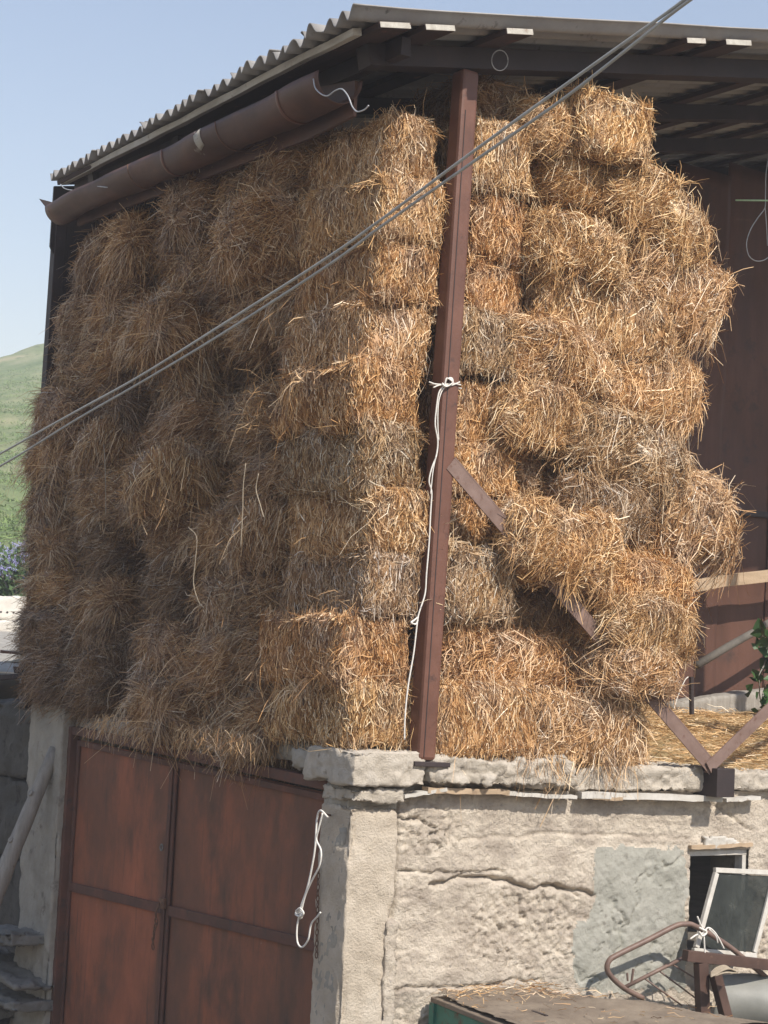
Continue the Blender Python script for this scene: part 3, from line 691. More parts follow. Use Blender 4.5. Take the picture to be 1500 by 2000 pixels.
def old_sheet(name, c, L_, W_, rotz, tilt, label, amp=.02, pitch=.16):
    gx = np.linspace(-L_/2, L_/2, 12); gy = np.linspace(-W_/2, W_/2, 80); A, B = np.meshgrid(gx, gy, indexing='ij'); A = A.ravel(); B = B.ravel()
    Z = amp*np.cos(B/pitch*2*pi)+fbm(np.stack((A*2, B*2, A*0), 1), 19, 2)*.01
    I = np.arange(len(A)).reshape(12, 80); Fq = np.stack((I[:-1,:-1], I[1:,:-1], I[1:,1:], I[:-1,1:]), -1).reshape(-1, 4)
    o = link(name, mesh_np(name, np.stack((A, B, Z), 1), [Fq]), PALESH, None, True); s = o.modifiers.new('thickness', 'SOLIDIFY'); s.thickness = .012
    o.location = c; o.rotation_euler = (tilt, 0, rotz); return tag(o, label, 'roofing sheet', 'old roofing sheets on the retaining wall')
PALESH = layered('old_roofing_sheet', [(.3,(.34,.345,.325)),(.6,(.44,.445,.42)),(.85,(.52,.52,.49))], 3, (.24,.235,.22), 8, .6, .9, .4, .006, 60)
sd = Vector((.83, -.56, 0))
old_sheet('roofing_sheet', Vector(on(-5, 1288, 2, 2.66))+Vector((.1, .9, .02)), 2.6, 2.6, atan2(-.56, .83), radians(5.5), 'large pale grey corrugated sheet lying on the retaining wall by the straw')
for i, (x0, y0, x1, y1, th_, dd) in enumerate(((-40,1326,60,1319,.035,12.55), (38,1309,70,1303,.05,12.7), (20,1293,72,1288,.018,12.75), (10,1273,70,1279,.02,12.85))):
    a = dep(x0, y0, dd); c = dep(x1, y1, dd)
    b = MB(); b.beam(a, c, .35, th_, n=6, wob=.004)
    tag(b.build('scrap_board', (DARKSTEEL, DARKSTEEL, PALESH, RUSTP)[i], None, .003), ('dark board at the bottom of the scrap pile under the roofing sheet', 'short dark block second up in the scrap pile beside the straw', 'pale strip third up in the scrap pile beside the straw', 'bent brown metal strip lying on top of the scrap pile')[i], 'board', 'scrap boards on the retaining wall')

# ------------------------------------------------------------------ post, braces, beam
PY0, PY1 = -.115, .005
PX0 = onY(819, 1463, PY0).x; PX1 = onY(853, 1463, PY0).x
post = thing('steel_post', 'tall brown square steel post standing on the wall top', 'post', ((PX0+PX1)/2, (PY0+PY1)/2, 2.40))
pl_ = post.location; TILT = math.tan(radians(1.3))
b = MB(); b.box((PX0-pl_.x, PY0-pl_.y, 0), (PX1-pl_.x, PY1-pl_.y, zr((PX0+PX1)/2, 0)-.17-2.40)); b.build('post_shaft', RUSTP, post, .02)
b = MB(); b.box((PX0-.03-pl_.x, PY0-.01-pl_.y, -.03), (PX1+.09-pl_.x, .12-pl_.y, -.004)); b.build('base_plate', DARKSTEEL, post, .003)
b = MB(); b.box((PX0-pl_.x+.028, PY0-pl_.y-.0025, .02), (PX0-pl_.x+.033, PY0-pl_.y+.004, 3.6)); b.build('weld_seam', DARKSTEEL, post)
post.rotation_euler = (0, radians(1.3), 0)
br = thing('angle_brace', 'brown angle iron brace falling from the post to the wall top node', 'brace', onY(1388, 1497, -.12))
b = MB(); A = onY(880,905,-.115); B = onY(1392,1502,-.115)
b.beam(local(br, A), local(br, B), .008, .085, up=(0,-1,0) if False else (0,0,1)); b.build('flange', BRACE, br)
dvec = (B-A).normalized(); upv = Vector((0,-1,0)).cross(dvec).normalized()
b = MB(); b.beam(local(br, A+upv*.043+Vector((0,.03,0))), local(br, B+upv*.043+Vector((0,.03,0))), .07, .008, up=upv); b.build('flange', BRACE, br)
br2 = thing('angle_brace', 'short brown brace rising from the wall top node past the loft edge', 'brace', onY(1388, 1497, -.12))
A = onY(1384,1500,-.13); B = A+(onY(1500,1387,-.13)-A)*7.2
b = MB(); b.beam(local(br2, A), local(br2, B), .008, .075, up=(0,0,1)); b.build('flange', BRACE, br2)
dvec = (B-A).normalized(); upv = dvec.cross(Vector((0,-1,0))).normalized()
b = MB(); b.beam(local(br2, A+upv*.034+Vector((0,.03,0))), local(br2, B+upv*.034+Vector((0,.03,0))), .06, .008, up=upv); b.build('flange', BRACE, br2)
p2 = thing('steel_post', 'second brown steel post farther along the wall top, meeting the rising brace', 'post', (B.x+.05, -.055, 2.40))
b = MB(); b.box((-.06, -.06, 0), (.06, .06, zr(B.x+.05, 0)-.17-2.40)); b.build('post_shaft', RUSTP, p2, .02)
b = MB(); b.box((-.09, -.07, -.03), (.09, .17, -.004)); b.build('base_plate', DARKSTEEL, p2, .003)
a = onY(1399,1501,-.17); c = onY(1432,1557,-.17)
b = MB(); b.box((a.x, -.18, c.z), (c.x, .3, a.z+.0)); tag(b.build('stub_beam', DARKSTEEL, None, .004), 'dark steel beam end poking out of the wall under the brace node', 'steel beam')

# string tied round the post
st = thing('tied_string', 'white string knotted round the brown post with a long hanging tail', 'string', onY(868,750,PY0))
sp = lambda l, y=PY0-.006: smooth_path([local(st, onY(px, py, y)) for px, py in l], 8)
b = MB(); b.tube(sp([(838,746),(850,750),(868,751),(885,749),(900,752)]), .004, 6); b.tube(sp([(846,757),(860,752),(880,753),(898,746)]), .004, 6)
pl = onY(848,750,PY0-.005); dxp = (pl.z-2.40)*TILT; b.tube([local(st, Vector((PX0-.006+dxp, PY0-.005, pl.z))), local(st, Vector((PX0-.006+dxp, PY1+.005, pl.z+.02))), local(st, Vector((PX1+.006+dxp, PY1+.005, pl.z+.02))), local(st, Vector((PX1+.006+dxp, PY0-.005, pl.z)))], .004, 6)
b.build('string_loop', STRING, st, 0, True)
b = MB()
for k in range(4): b.tube(sp([(866+k,756),(872,742-k),(882,738+2*k),(884,748),(872,755),(864,748+k)], PY0-.014-.003*k), .004, 6)
b.build('string_knot', STRING, st, 0, True)
b = MB()
b.tube(sp([(866,754),(857,768),(852,800),(850,830),(855,862),(852,890),(843,915),(838,940),(843,962),(841,1000),(838,1060),(833,1120),(830,1160),(819,1195),(815,1215),(808,1275),(797,1340),(791,1400),(790,1445)]), .0045, 6)
b.tube(sp([(872,753),(862,766),(856,790),(855,830),(857,860)]), .0035, 6)
b.tube(sp([(852,890),(846,918),(843,945),(841,965)], PY0-.01), .003, 6)
b.build('string_tail', STRING, st, 0, True)
b = MB(); b.tube(sp([(817,1205),(808,1212),(803,1216),(812,1219),(816,1211)]), .005, 6); b.build('string_knot', STRING, st, 0, True)

# ------------------------------------------------------------------ roof
roof = thing('barn_roof', 'grey corrugated lean-to roof rising over the stacked straw', 'roof', (0, 0, 6.2))
PITCH = 4.96/35; AMP = .031
y = -.43; jit = (0, .02, -.01, .025, 0)
def xeave(yy): return -.468+.368*(yy+.43)/4.96
for i in range(5):
    w = PITCH*7; y0 = y; y1 = y+w*.995
    gy = np.arange(0, 7*12+1)/12*PITCH+y0; gx = np.concatenate((np.linspace(0, .3, 5), np.linspace(.5, 9.5, 18)))
    A, B = np.meshgrid(gx, gy, indexing='ij'); A = A.ravel(); B = B.ravel(); fr_ = A < .01
    A = A+xeave(B)+jit[i]*np.clip(1-A/2, 0, 1)
    Z = zr(A, B)+AMP*np.cos((B-y0)/PITCH*2*pi)*(1+.12*vnoise(np.stack((B*3, B*0+i, B*0), 1), 5))+.006*(i % 2)+.006*fbm(np.stack((A*2, B*2, A*0), 1), 7, 2)+.02
    A = A+np.where(fr_, .016*vnoise(np.stack((B*9, B*0, B*0), 1), i)-.03*(vnoise(np.stack((B*3.1, B*0, B*0), 1), i+9) > .55), 0)
    I = np.arange(len(A)).reshape(len(gx), len(gy)); Fq = np.stack((I[:-1,:-1], I[1:,:-1], I[1:,1:], I[:-1,1:]), -1).reshape(-1, 4)
    o = link('roofing_sheet', mesh_np('roofing_sheet', np.stack((A, B, Z), 1)-np.array((0, 0, 6.2)), [Fq]), ROOFM, roof, True)
    s = o.modifiers.new('thickness', 'SOLIDIFY'); s.thickness = .007; s.offset = 0
    y = y0+w
YE = y
RO = roof.location
def rb(name, p0, p1, w, h, mat, up=(0,0,1), n=1, wob=0, bevel=.003):
    b = MB(); b.beam(Vector(p0)-RO, Vector(p1)-RO, w, h, up=up, n=n, wob=wob); return b.build(name, mat, roof, bevel)
upr = Vector((-SL, 0, 1)).normalized()
# purlins run into the barn, sawn ends coloured pale for the sunlight on them
for k, (pxa, pxb, py) in enumerate(((742,803,41), (829,890,46), (985,1043,70), (1335,1383,78), (1408,1476,78))):
    a = onY((pxa+pxb)/2, py, -.40); wdt = (pxb-pxa)*8.9/FPX/.83
    x = a.x; zc = zr(x)-.034; zd = zr(x, YE-.1)-.034
    xd = max(x, xeave(YE)+.13); zd = zr(xd, YE-.1)-.034
    o = rb('purlin', (x, -.40, zc), (xd, YE-.1, zd), wdt, .032, PURLIN, up=upr)
    b = MB(); b.beam(Vector((x, -.407, zc))-RO, Vector((x, -.4015, zc))-RO, wdt*.97, .03, up=upr, n=1, wob=.0015); e = b.build('purlin_end', LATH, o)
for x in (3.3, 3.9, 4.5, 5.1, 5.7, 6.3, 6.9, 7.5, 8.2):
    rb('purlin', (x, -.40, zr(x)-.036), (x, YE-.1, zr(x, YE-.1)-.036), .15, .034, PURLIN, up=upr)
rb('eave_batten', (-.33, -.25, zr(-.33,-.25)-.034), (-.03, YE-.12, zr(-.03,YE-.12)-.034), .05, .04, LATH, up=upr, n=16, wob=.004)
rb('eave_plate', (-.02, -.25, zr(0,-.25)-.11), (.06, YE-.2, zr(.06,YE-.2)-.11), .06, .10, DARKSTEEL)
q0 = onX(690, 226, -.09); q1 = onX(600, 272, -.09); q2 = onX(150, 441, -.09)
bd_ = MB(); bd_.add([Vector(p)-RO for x in (-.09, -.07) for p in ((x, q0.y, q0.z), (x, q1.y, q1.z), (x, q2.y, q2.z), (x, q2.y, q2.z+.26), (x, q1.y, q1.z+.30), (x, q0.y, q0.z+.2))], [tuple(range(6)), tuple(range(11, 5, -1))]+[(k, 6+k, 6+(k+1) % 6, (k+1) % 6) for k in range(6)]); bd_.build('eave_board', GUTTER, roof)
# sloping front beam carried by the post, rafters behind
rb('front_beam', (-.15, -.03, zr(-.15,0)-.115), (9, -.03, zr(9,0)-.115), .12, .12, DARKSTEEL, up=upr)
for yy in (1.25, 2.5, 3.9): rb('rafter', (-.02, yy, zr(-.02,yy)-.11), (9, yy, zr(9,yy)-.11), .09, .11, DARKSTEEL, up=upr)

# gutter
gt = thing('gutter', 'long rusty half-round gutter hanging askew under the eave', 'gutter', onX(360, 330, -.22))
g0 = Vector((-.21, .10, 6.02)); g1 = Vector((-.20, 4.05, 6.10)); R_ = .165
ny, na = 60, 18; vs = []
for i in range(ny+1):
    t_ = i/ny; c = g0.lerp(g1, t_)+Vector((.006*sin(t_*13), 0, .008*sin(t_*9+1)))
    for k in range(na+1):
        a = pi*(1.0+.06)*(k/na)+pi-.06; rr = R_*(.90-.22*t_)*(1+.05*sin(t_*22+k*.4)+.05*sin(k*.7+t_*9)*sin(t_*31))
        lip = .0
        vs.append(c+Vector((rr*cos(a)*.95, lip, rr*sin(a)*1.0+.05)))
I = np.arange(len(vs)).reshape(ny+1, na+1); Fq = np.stack((I[:-1,:-1], I[1:,:-1], I[1:,1:], I[:-1,1:]), -1).reshape(-1, 4)
o = link('gutter_trough', mesh_np('gutter_trough', np.array([tuple(v-gt.location) for v in vs]), [Fq]), GUTTER, gt, True)
s = o.modifiers.new('thickness', 'SOLIDIFY'); s.thickness = .004
for t_, w_, m_ in ((.36, .09, LATH), (.50, .03, RUSTP), (.12, .03, RUSTP)):
    vs = []
    for e in (-1, 1):
        tt = t_+e*w_/8; c = g0.lerp(g1, tt)+Vector((.006*sin(tt*13), 0, .008*sin(tt*9+1)))
        for k in range(na+1):
            a = pi*(1.0+.06)*(k/na)+pi-.06; rr = R_*(.90-.22*tt)*(1+.05*sin(tt*22+k*.4)+.05*sin(k*.7+tt*9)*sin(tt*31))+.005
            if m_ is LATH and k > 6+1.2*e: continue
            vs.append(c+Vector((rr*cos(a)*.95, 0, rr*sin(a)+.05)))
    if m_ is LATH: n1 = 5; vs = vs[:n1]+vs[-(len(vs)-6):][:n1]; 
    else: n1 = na+1
    I = np.arange(2*n1).reshape(2, n1); Fq = np.stack((I[:-1,:-1], I[1:,:-1], I[1:,1:], I[:-1,1:]), -1).reshape(-1, 4)
    o = link('peeled_patch' if m_ is LATH else 'seam_strap', mesh_np('seam', np.array([tuple(v-gt.location) for v in vs[:2*n1]]), [Fq]), m_, gt, True)
    s = o.modifiers.new('thickness', 'SOLIDIFY'); s.thickness = .003
b = MB(); f0 = g1+Vector((-.05, .0, -.02)); fl = [onX(76,388,-.3), onX(110,397,-.3), onX(118,420,-.26), onX(96,414,-.30)]
fl = [local(gt, p) for p in fl]; b.add(fl+[p+Vector((.004, .004, 0)) for p in fl], [(0,1,2,3),(7,6,5,4),(0,4,5,1),(1,5,6,2),(2,6,7,3),(3,7,4,0)]); b.build('bent_lip', GUTTER, gt)
b = MB()
for t_ in (.3, .62):
    c = g0.lerp(g1, t_); rr = R_*(.93-.22*t_); b = MB(); b.tube([local(gt, c+Vector((rr*1.02*cos(a), 0, rr*1.04*sin(a)+.05))) for a in np.linspace(pi, 2*pi, 16)], .004, 6); b.build('hanger_wire', CHAINM, gt, 0, True)
wr = tag(None or thing('bent_wire', 'curled pale wire dangling off the near gutter end', 'wire', onX(615,160,-.35)))
b = MB(); b.tube(smooth_path([local(wr, onX(px, py, -.36)) for px, py in ((612,154),(616,172),(628,184),(640,187),(655,177),(668,174),(680,188),(688,208),(698,218),(712,214),(720,206))], 8), .004, 6); b.build('wire_strand', WIREM, wr, 0, True)
wr = thing('thin_wire', 'thin pale wire sagging between eave and far gutter end', 'wire', onX(130,365,-.3))
b = MB(); b.tube(smooth_path([local(wr, onX(px, py, -.3)) for px, py in ((118,360),(128,369),(150,372),(172,370),(185,364),(210,366))], 6), .0035, 6); b.build('wire_strand', WIREM, wr, 0, True)
rg_ = thing('wire_ring', 'loose wire ring hung on the front beam beside the post head', 'wire ring', onY(975,118,-.09))
b = MB(); c = onY(976,118,-.09); b.tube([local(rg_, onY(976+16*cos(a), 118+20*sin(a), -.09)) for a in np.linspace(0, 2*pi, 25)], .0035, 6); b.tube([local(rg_, onY(963,106,-.09)), local(rg_, onY(955,108,-.07))], .003, 6); b.build('ring', WIREM, rg_, 0, True)

# ------------------------------------------------------------------ back of the loft
bw = thing('sheet_metal_wall', 'dark brown sheet metal back wall behind the outer straw stack', 'wall', (5.5, 3.2, 2.4))
xx = 2.7; k = 0
while xx < 9:
    w = .62; gx = np.linspace(0, w+.03, 14); gz = np.linspace(0, 1, 40); A, B = np.meshgrid(gx, gz, indexing='ij'); A = A.ravel(); B = B.ravel(); Z = 2.5+B*(zr(xx, 3.2)-.12-2.5)
    Yy = 3.2+.012*(k % 2)+fbm(np.stack(((A+xx)*2, Z*1.2, A*0), 1), 55, 3)*.02
    I = np.arange(len(A)).reshape(14, 40); Fq = np.stack((I[:-1,:-1], I[1:,:-1], I[1:,1:], I[:-1,1:]), -1).reshape(-1, 4)
    o = link('metal_sheet', mesh_np('metal_sheet', np.stack((A+xx-5.5, Yy-3.2, Z-2.4), 1), [Fq]), SOFFIT, bw, True)
    s = o.modifiers.new('thickness', 'SOLIDIFY'); s.thickness = .003
    xx += w; k += 1
b = MB(); b.beam((-2.8, -.02, 2.0), (3.4, -.02, 2.05), .04, .05); b.build('wall_rail', DARKSTEEL, bw)
ew = thing('end_wall', 'dark steel end wall showing past the far edge of the stacked straw', 'wall', (0, 4.58, 2.4))
b = MB(); b.add([(x, yy, zz) for yy in (0, .02) for x, zz in ((.02, .05), (3.2, .05), (3.2, zr(3.2,4.5)-2.43), (-.03, zr(-.03,4.5)-2.43), (-.03, 3.6), (.02, 3.5))], [tuple(range(6)), tuple(range(11, 5, -1))]+[(k, 6+k, 6+(k+1) % 6, (k+1) % 6) for k in range(6)]); b.build('end_sheet', DARKSTEEL, ew)
b = MB(); b.box((.0, -.02, .1), (.09, .07, 3.93)); b.build('end_post', DARKSTEEL, ew, .005)
pk = thing('wooden_plank', 'pale wooden plank nailed across the brown sheet wall beside the straw', 'plank', onY(1440,1130,2.9))
b = MB(); b.beam(local(pk, onY(1330,1146,2.9)), local(pk, onY(1900,1072,2.9)), .05, .105, n=16, wob=.009); b.build('plank_board', WOOD, pk, .004)
b = MB(); tag(None or pk)
lg2 = rough_block('timber_log', tuple(onY(1318,1388,2.75)-Vector((0,.0,.0))), tuple(onY(1318,1388,2.75)+Vector((1.6,.2,.17))), GREYWOOD, None, .03, .012, 7, 131, 9, rot=Matrix.Rotation(radians(-7), 4, 'Y'))
tag(lg2, 'weathered pale log lying along the foot of the brown sheet wall', 'log')
stk = thing('iron_stake', 'thin dark iron stake standing upright by the fraying straw', 'stake', onY(1351,1392,1.5))
b = MB(); b.tube([local(stk, onY(1351,1395,1.5)), local(stk, onY(1350,1322,1.5))], .018, 8); b.build('stake_rod', DARKSTEEL, stk)
b = MB(); b.tube(smooth_path([local(stk, onY(px, py, 1.46)) for px, py in ((1344,1322),(1338,1328),(1330,1345),(1322,1365),(1316,1385))], 6), .004, 6); b.build('tied_string', STRING, stk, 0, True)
pole = thing('leaning_pole', 'slender grey pole slanting across the sunlit lower sheet wall', 'pole', onY(1390,1282,2.6))
b = MB(); b.tube([local(pole, onY(px, py, 2.6)) for px, py in ((1360,1300),(1420,1264),(1470,1236),(1700,1092))], .035, 10, [1, .97, .94, .8]); b.build('pole_stem', OLDPOLE, pole, 0, True)
# ivy
iv = thing('ivy_plant', 'green ivy climbing the post stump at the loft edge beside the braces', 'plant', onY(1495,1380,1.4))
lf = MB(); stm = MB()
for k in range(4):
    pts = [onY(1490+12*k+random.uniform(-6, 6)-10*sin(j*.9+k), 1385-j*(20 if k else 22), 1.4+random.uniform(-.08, .08)) for j in range(8)]
    stm.tube([local(iv, p) for p in smooth_path(pts, 4)], .005, 5)
    for j in range(34):
        p = local(iv, random.choice(pts))+Vector((random.uniform(-.09, .09), random.uniform(-.12, .05), random.uniform(-.07, .07)))
        d = Vector((random.uniform(-1, 1), random.uniform(-1.2, -.1), random.uniform(-.6, .5))).normalized(); u = d.orthogonal().normalized(); u.rotate(Matrix.Rotation(random.uniform(0, 6.28), 3, d)); v_ = d.cross(u); s_ = random.uniform(.05, .095)
        lf.add([p, p+u*s_*.55+v_*s_*.35+d*.006, p+u*s_*.35+v_*s_*.75, p+v_*s_*1.25-d*.008, p-u*s_*.35+v_*s_*.75, p-u*s_*.55+v_*s_*.35+d*.006], [(0,1,2,3),(0,3,4,5)])
lf.build('leaves', LEAF, iv); stm.build('stems', GREYWOOD, iv)
# wire loop and green rod at the far end
wl = thing('wire_loop', 'pale wire with a drooping loop hanging before the dark sheet wall', 'wire', onY(1490,430,.9))
b = MB(); b.tube(smooth_path([local(wl, onY(px, py, .9)) for px, py in ((1508,150),(1503,280),(1496,340),(1495,380),(1494,405),(1484,420),(1478,428),(1465,450),(1458,475),(1462,498),(1475,509),(1492,508),(1510,495))], 8), .004, 6)
b.tube(smooth_path([local(wl, onY(px, py, .9)) for px, py in ((1494,402),(1497,440),(1499,480))], 6), .0035, 6); b.build('wire_strand', WIREM, wl, 0, True)
gr = thing('green_rod', 'thin pale green rod sticking out level above the wire loop', 'rod', onY(1438,391,.8))
b = MB(); b.tube([local(gr, onY(1437,391,.8)), local(gr, onY(1540,392,.8))], .006, 8); b.build('rod', layered('pale_green', [(.3,(.35,.55,.32)),(.7,(.48,.66,.42))], 20, None, bmp=0), gr, 0, True)

# loft floor
gx = np.linspace(.35, 9, 80); gy = np.linspace(.05, 4.6, 40); A, B = np.meshgrid(gx, gy, indexing='ij'); A = A.ravel(); B = B.ravel()
Z = 2.335+.13*B/1.0*np.clip(1, 0, 1)*.85+fbm(np.stack((A*3, B*3, A*0), 1), 61, 3)*.03
I = np.arange(len(A)).reshape(80, 40); Fq = np.stack((I[:-1,:-1], I[1:,:-1], I[1:,1:], I[:-1,1:]), -1).reshape(-1, 4)
FLOORM = layered('straw_floor', [(.25,(.30,.20,.09)),(.5,(.43,.31,.15)),(.8,(.54,.42,.24))], 9, (.24,.17,.09), 20, .58, .95, .9, .03, 60)
tag(link('loft_floor', mesh_np('loft_floor', np.stack((A, B, Z), 1), [Fq]), FLOORM, None, True), kind='structure')
def s_floor(rg, n):
    x = rg.uniform(2.3, 5.6, n); yy = rg.uniform(.05, 3.1, n)
    return np.stack((x, yy, 2.345+.1105*yy+rg.uniform(0, .035, n)), 1), np.tile((0, 0, 1.0), (n, 1))
loose('loose_straw', 9000, s_floor, 'yellow loose straw strewn over the loft floor', .05, .22, 3, (1.05, 1, .9, .2), .1)
def s_cop(rg, n):
    x = rg.uniform(.35, 3.3, n)**1.0; yy = rg.uniform(-.12, .1, n)
    return np.stack((x, yy, 2.40+rg.uniform(-.02, .06, n)), 1), np.tile((0, -.3, .95), (n, 1))
def loose_down(name, n, x0, x1, z0, label, seed, axis='x', off=-.12, sig=.35, lk=1):
    rg = np.random.default_rng(seed); u = rg.uniform(x0, x1, n); m_ = vnoise(np.stack((u*4, u*0, u*0), 1), seed)
    keep = m_ > -.1; u = u[keep]; n = len(u)
    P = np.stack((u, rg.uniform(off, off+.15, n), z0+rg.uniform(-.03, .08, n)), 1); T = np.stack((rg.normal(0, sig, n), rg.uniform(-.5, .1, n), -rg.uniform(.3, 1, n)), 1)
    if axis == 'y': P = P[:, [1, 0, 2]]; T = T[:, [1, 0, 2]]
    T /= np.linalg.norm(T, axis=1)[:, None]; Gn = np.tile((0, -1., 0) if axis == 'x' else (-1., 0, 0), (n, 1))
    v, f = blades(rg, P, Gn, T, rg.uniform(.07, .22, n)*lk, rg.uniform(.003, .0055, n), rg.uniform(-.3, .5, n), rg.uniform(0, .4, n))
    o = link(name, mesh_np(name, v, [f], np.repeat(np.clip(rg.normal(.55, .2, n), .05, 1), 8)), STRAW); o.color = (.95, .9, .85, .6)
    return tag(o, label, 'straw', kind='stuff')
loose_down('hanging_straw', 1500, .6, 2.5, 2.44, 'straw ends hanging over the sunlit coping stones', 5, 'x')
loose_down('hanging_straw', 900, .75, 3.0, 2.42, 'brown straw ends drooping over the top of the gate', 6, 'y', -.22, .75, .6)

# hanging twines on the shaded side
for pts, lab in ((((480,905),(475,950),(474,1000),(470,1070)), 'long straight twine end hanging in the middle of the shaded straw'),
                 (((505,925),(500,955),(508,985),(515,1010)), 'short kinked twine end beside the long straight one'),
                 (((368,1030),(384,1050),(381,1100),(378,1140),(388,1175),(398,1187)), 'wavy twine end hanging over the shaded lower bales'),
                 (((234,1328),(218,1345),(211,1362),(211,1385)), 'pale frayed cord end hanging low above the gate post'),
                 (((260,590),(259,640),(260,695)), 'thin twine end hanging high on the far shaded bales'),
                 (((203,868),(206,930),(207,1010)), 'thin twine end hanging along the dark recessed stack')):
    o = thing('baling_twine', lab, 'twine', onX(pts[0][0], pts[0][1], -.27), 'loose baling twine ends')
    b = MB(); b.tube(smooth_path([local(o, onX(px, py, -.27)) for px, py in pts], 6), .0032, 5); b.build('twine_strand', TWINE, o, 0, True)

# ------------------------------------------------------------------ things in front of the sunny wall
bn = thing('metal_bin', 'low green metal feed bin with a dirt covered lid below the window', 'bin', (1.9, -.7, 0))
BQ = [(.57, -.07), (1.27, -.13), (1.93, -1.32), (.42, -1.36)]
def prism(q, z0, z1, off):
    c = (sum(p[0] for p in q)/4, sum(p[1] for p in q)/4); q = [(c[0]+(p[0]-c[0])*off, c[1]+(p[1]-c[1])*off) for p in q]
    b = MB(); b.add([(x-1.9, y_+.7, zz) for zz in (z0, z1) for x, y_ in q], [(0,1,2,3),(7,6,5,4),(0,4,5,1),(1,5,6,2),(2,6,7,3),(3,7,4,0)]); return b
bz = 1.145
prism(BQ, 0, bz-.03, .985).build('bin_body', GREENP, bn, .008)
prism(BQ, bz-.028, bz, 1.02).build('bin_lid', BINTOP, bn, .006)
for (x, y_) in (BQ[0], BQ[3]):
    x = 1.0+(x-1.0)*.985; b = MB(); b.box((x-.016-1.9, y_+.7-.02, 0), (x-.001-1.9, y_+.7+.02, bz-.032)); b.build('corner_strip', GREENP, bn)
def in_bin(x, y_, m=0.0):
    r = np.ones(np.shape(x), bool)
    for k in range(4):
        (x0, y0), (x1, y1) = BQ[k], BQ[(k+1) % 4]; L_ = sqrt((x1-x0)**2+(y1-y0)**2)
        r &= ((x1-x0)*(y_-y0)-(y1-y0)*(x-x0))/L_ < -m
    return r
gx = np.linspace(.4, 1.95, 110); gy = np.linspace(-1.36, -.05, 90); A, B = np.meshgrid(gx, gy, indexing='ij'); A = A.ravel(); B = B.ravel()
Z = bz+.004+np.clip(fbm(np.stack((A*3, B*3, A*0), 1), 77, 4)*.02+.012, -.003, .06)+.05*np.exp(-((B+.05)/.12)**2)*(.6+.4*np.sin(A*5))
I = np.arange(len(A)).reshape(110, 90); Fq = np.stack((I[:-1,:-1], I[1:,:-1], I[1:,1:], I[:-1,1:]), -1).reshape(-1, 4)
Fq = Fq[in_bin(A[Fq].mean(1), B[Fq].mean(1), .02)]
tag(link('dirt', mesh_np('dirt', np.stack((A, B, Z), 1), [Fq]), BINTOP, None, True), 'dry dirt and chaff lying on the green bin lid', 'dirt', kind='stuff')
def s_bin(rg, n):
    x = rg.uniform(.45, 1.9, n); yy = np.where(rg.random(n) < .8, -.07-np.abs(rg.normal(0, .14, n))-.3*np.clip(x-1.1, 0, 1), rg.uniform(-1.3, -.1, n))
    k = in_bin(x, yy, .0); x = x[k]; yy = yy[k]; n = len(x)
    return np.stack((x, yy, bz+.012+rg.uniform(0, .045, n)), 1), np.tile((0, 0, 1.0), (n, 1))
loose('bin_straw', 700, s_bin, 'short straw scattered on the dirty bin lid', .03, .12, 8, (.9, .85, .8, .6), .15)
o = MB(); o.beam(on(1040,1976,2,1.168), on(1068,1985,2,1.168), .018, .012); tag(o.build('dark_stick', DARKSTEEL), 'short dark stick lying on the bin lid', 'stick')

bed = thing('bed_headboard', 'bent brown tubular bed headboard leaning tilted against the patched wall', 'bed frame', onY(1220,1930,-.2))
by = lambda px: -.14-.14*(px-1180)/300
bp = lambda l: [local(bed, onY(px, py, by(px))) for px, py in l]
b = MB(); b.tube(smooth_path(bp([(1256,1950),(1222,1932),(1198,1912),(1186,1894),(1190,1876),(1208,1864),(1265,1836),(1318,1809),(1338,1805),(1358,1809),(1420,1846),(1480,1895),(1540,1945)]), 7), .016, 10); b.build('bent_tube', BEDM, bed, 0, True)
b = MB(); b.tube(bp([(1219,1929),(1345,1865)]), .012, 8); b.build('cross_bar', BEDM, bed, 0, True)
for l in ([(1260,1912),(1332,1964)], [(1287,1896),(1362,1952)], [(1314,1884),(1360,1912)]):
    b = MB(); b.tube(bp(l), .005, 6); b.build('thin_rod', BEDM, bed, 0, True)
b = MB(); b.tube(bp([(1233,1922),(1237,1892)]), .008, 6); b.tube(bp([(1226,1916),(1225,1900)]), .007, 6); b.build('bracket', BEDM, bed, .002)
fr = thing('steel_stand', 'brown angle iron stand with a level top bar beside the bed headboard', 'steel stand', onY(1375,1980,-.34))
sy = -.34
b = MB(); b.beam(local(fr, onY(1338,1866,sy)), local(fr, onY(1570,1892,sy)), .05, .062); b.build('top_bar', STANDM, fr, .003)
b = MB(); b.beam(local(fr, onY(1369,1880,sy)), local(fr, onY(1376,2060,sy)), .075, .05, up=(0,1,0)); b.build('leg', STANDM, fr, .003)
b = MB(); b.beam(local(fr, onY(1396,1900,sy-.06)), local(fr, onY(1432,2040,sy-.06)), .06, .05, up=(0,1,0)); b.build('leg', STANDM, fr, .003)
ti = thing('tie_string', 'white string tying the bed headboard to the steel stand', 'string', onY(1372,1815,-.4))
tp = lambda l, yy=-.48: smooth_path([local(ti, onY(px, py, yy)) for px, py in l], 6)
b = MB()
b.tube(tp([(1362,1790),(1368,1805),(1374,1818),(1376,1850),(1378,1870),(1384,1882)], -.36), .005, 6); b.tube(tp([(1348,1834),(1360,1826),(1373,1822),(1383,1812),(1395,1820),(1405,1835),(1414,1853)], -.36), .005, 6)
b.tube(tp([(1366,1812),(1380,1820),(1372,1828),(1366,1820)], -.37), .006, 6); b.tube(tp([(1385,1815),(1398,1828),(1402,1842)], -.37), .004, 6); b.build('upper_tie', STRING, ti, 0, True)
b = MB()
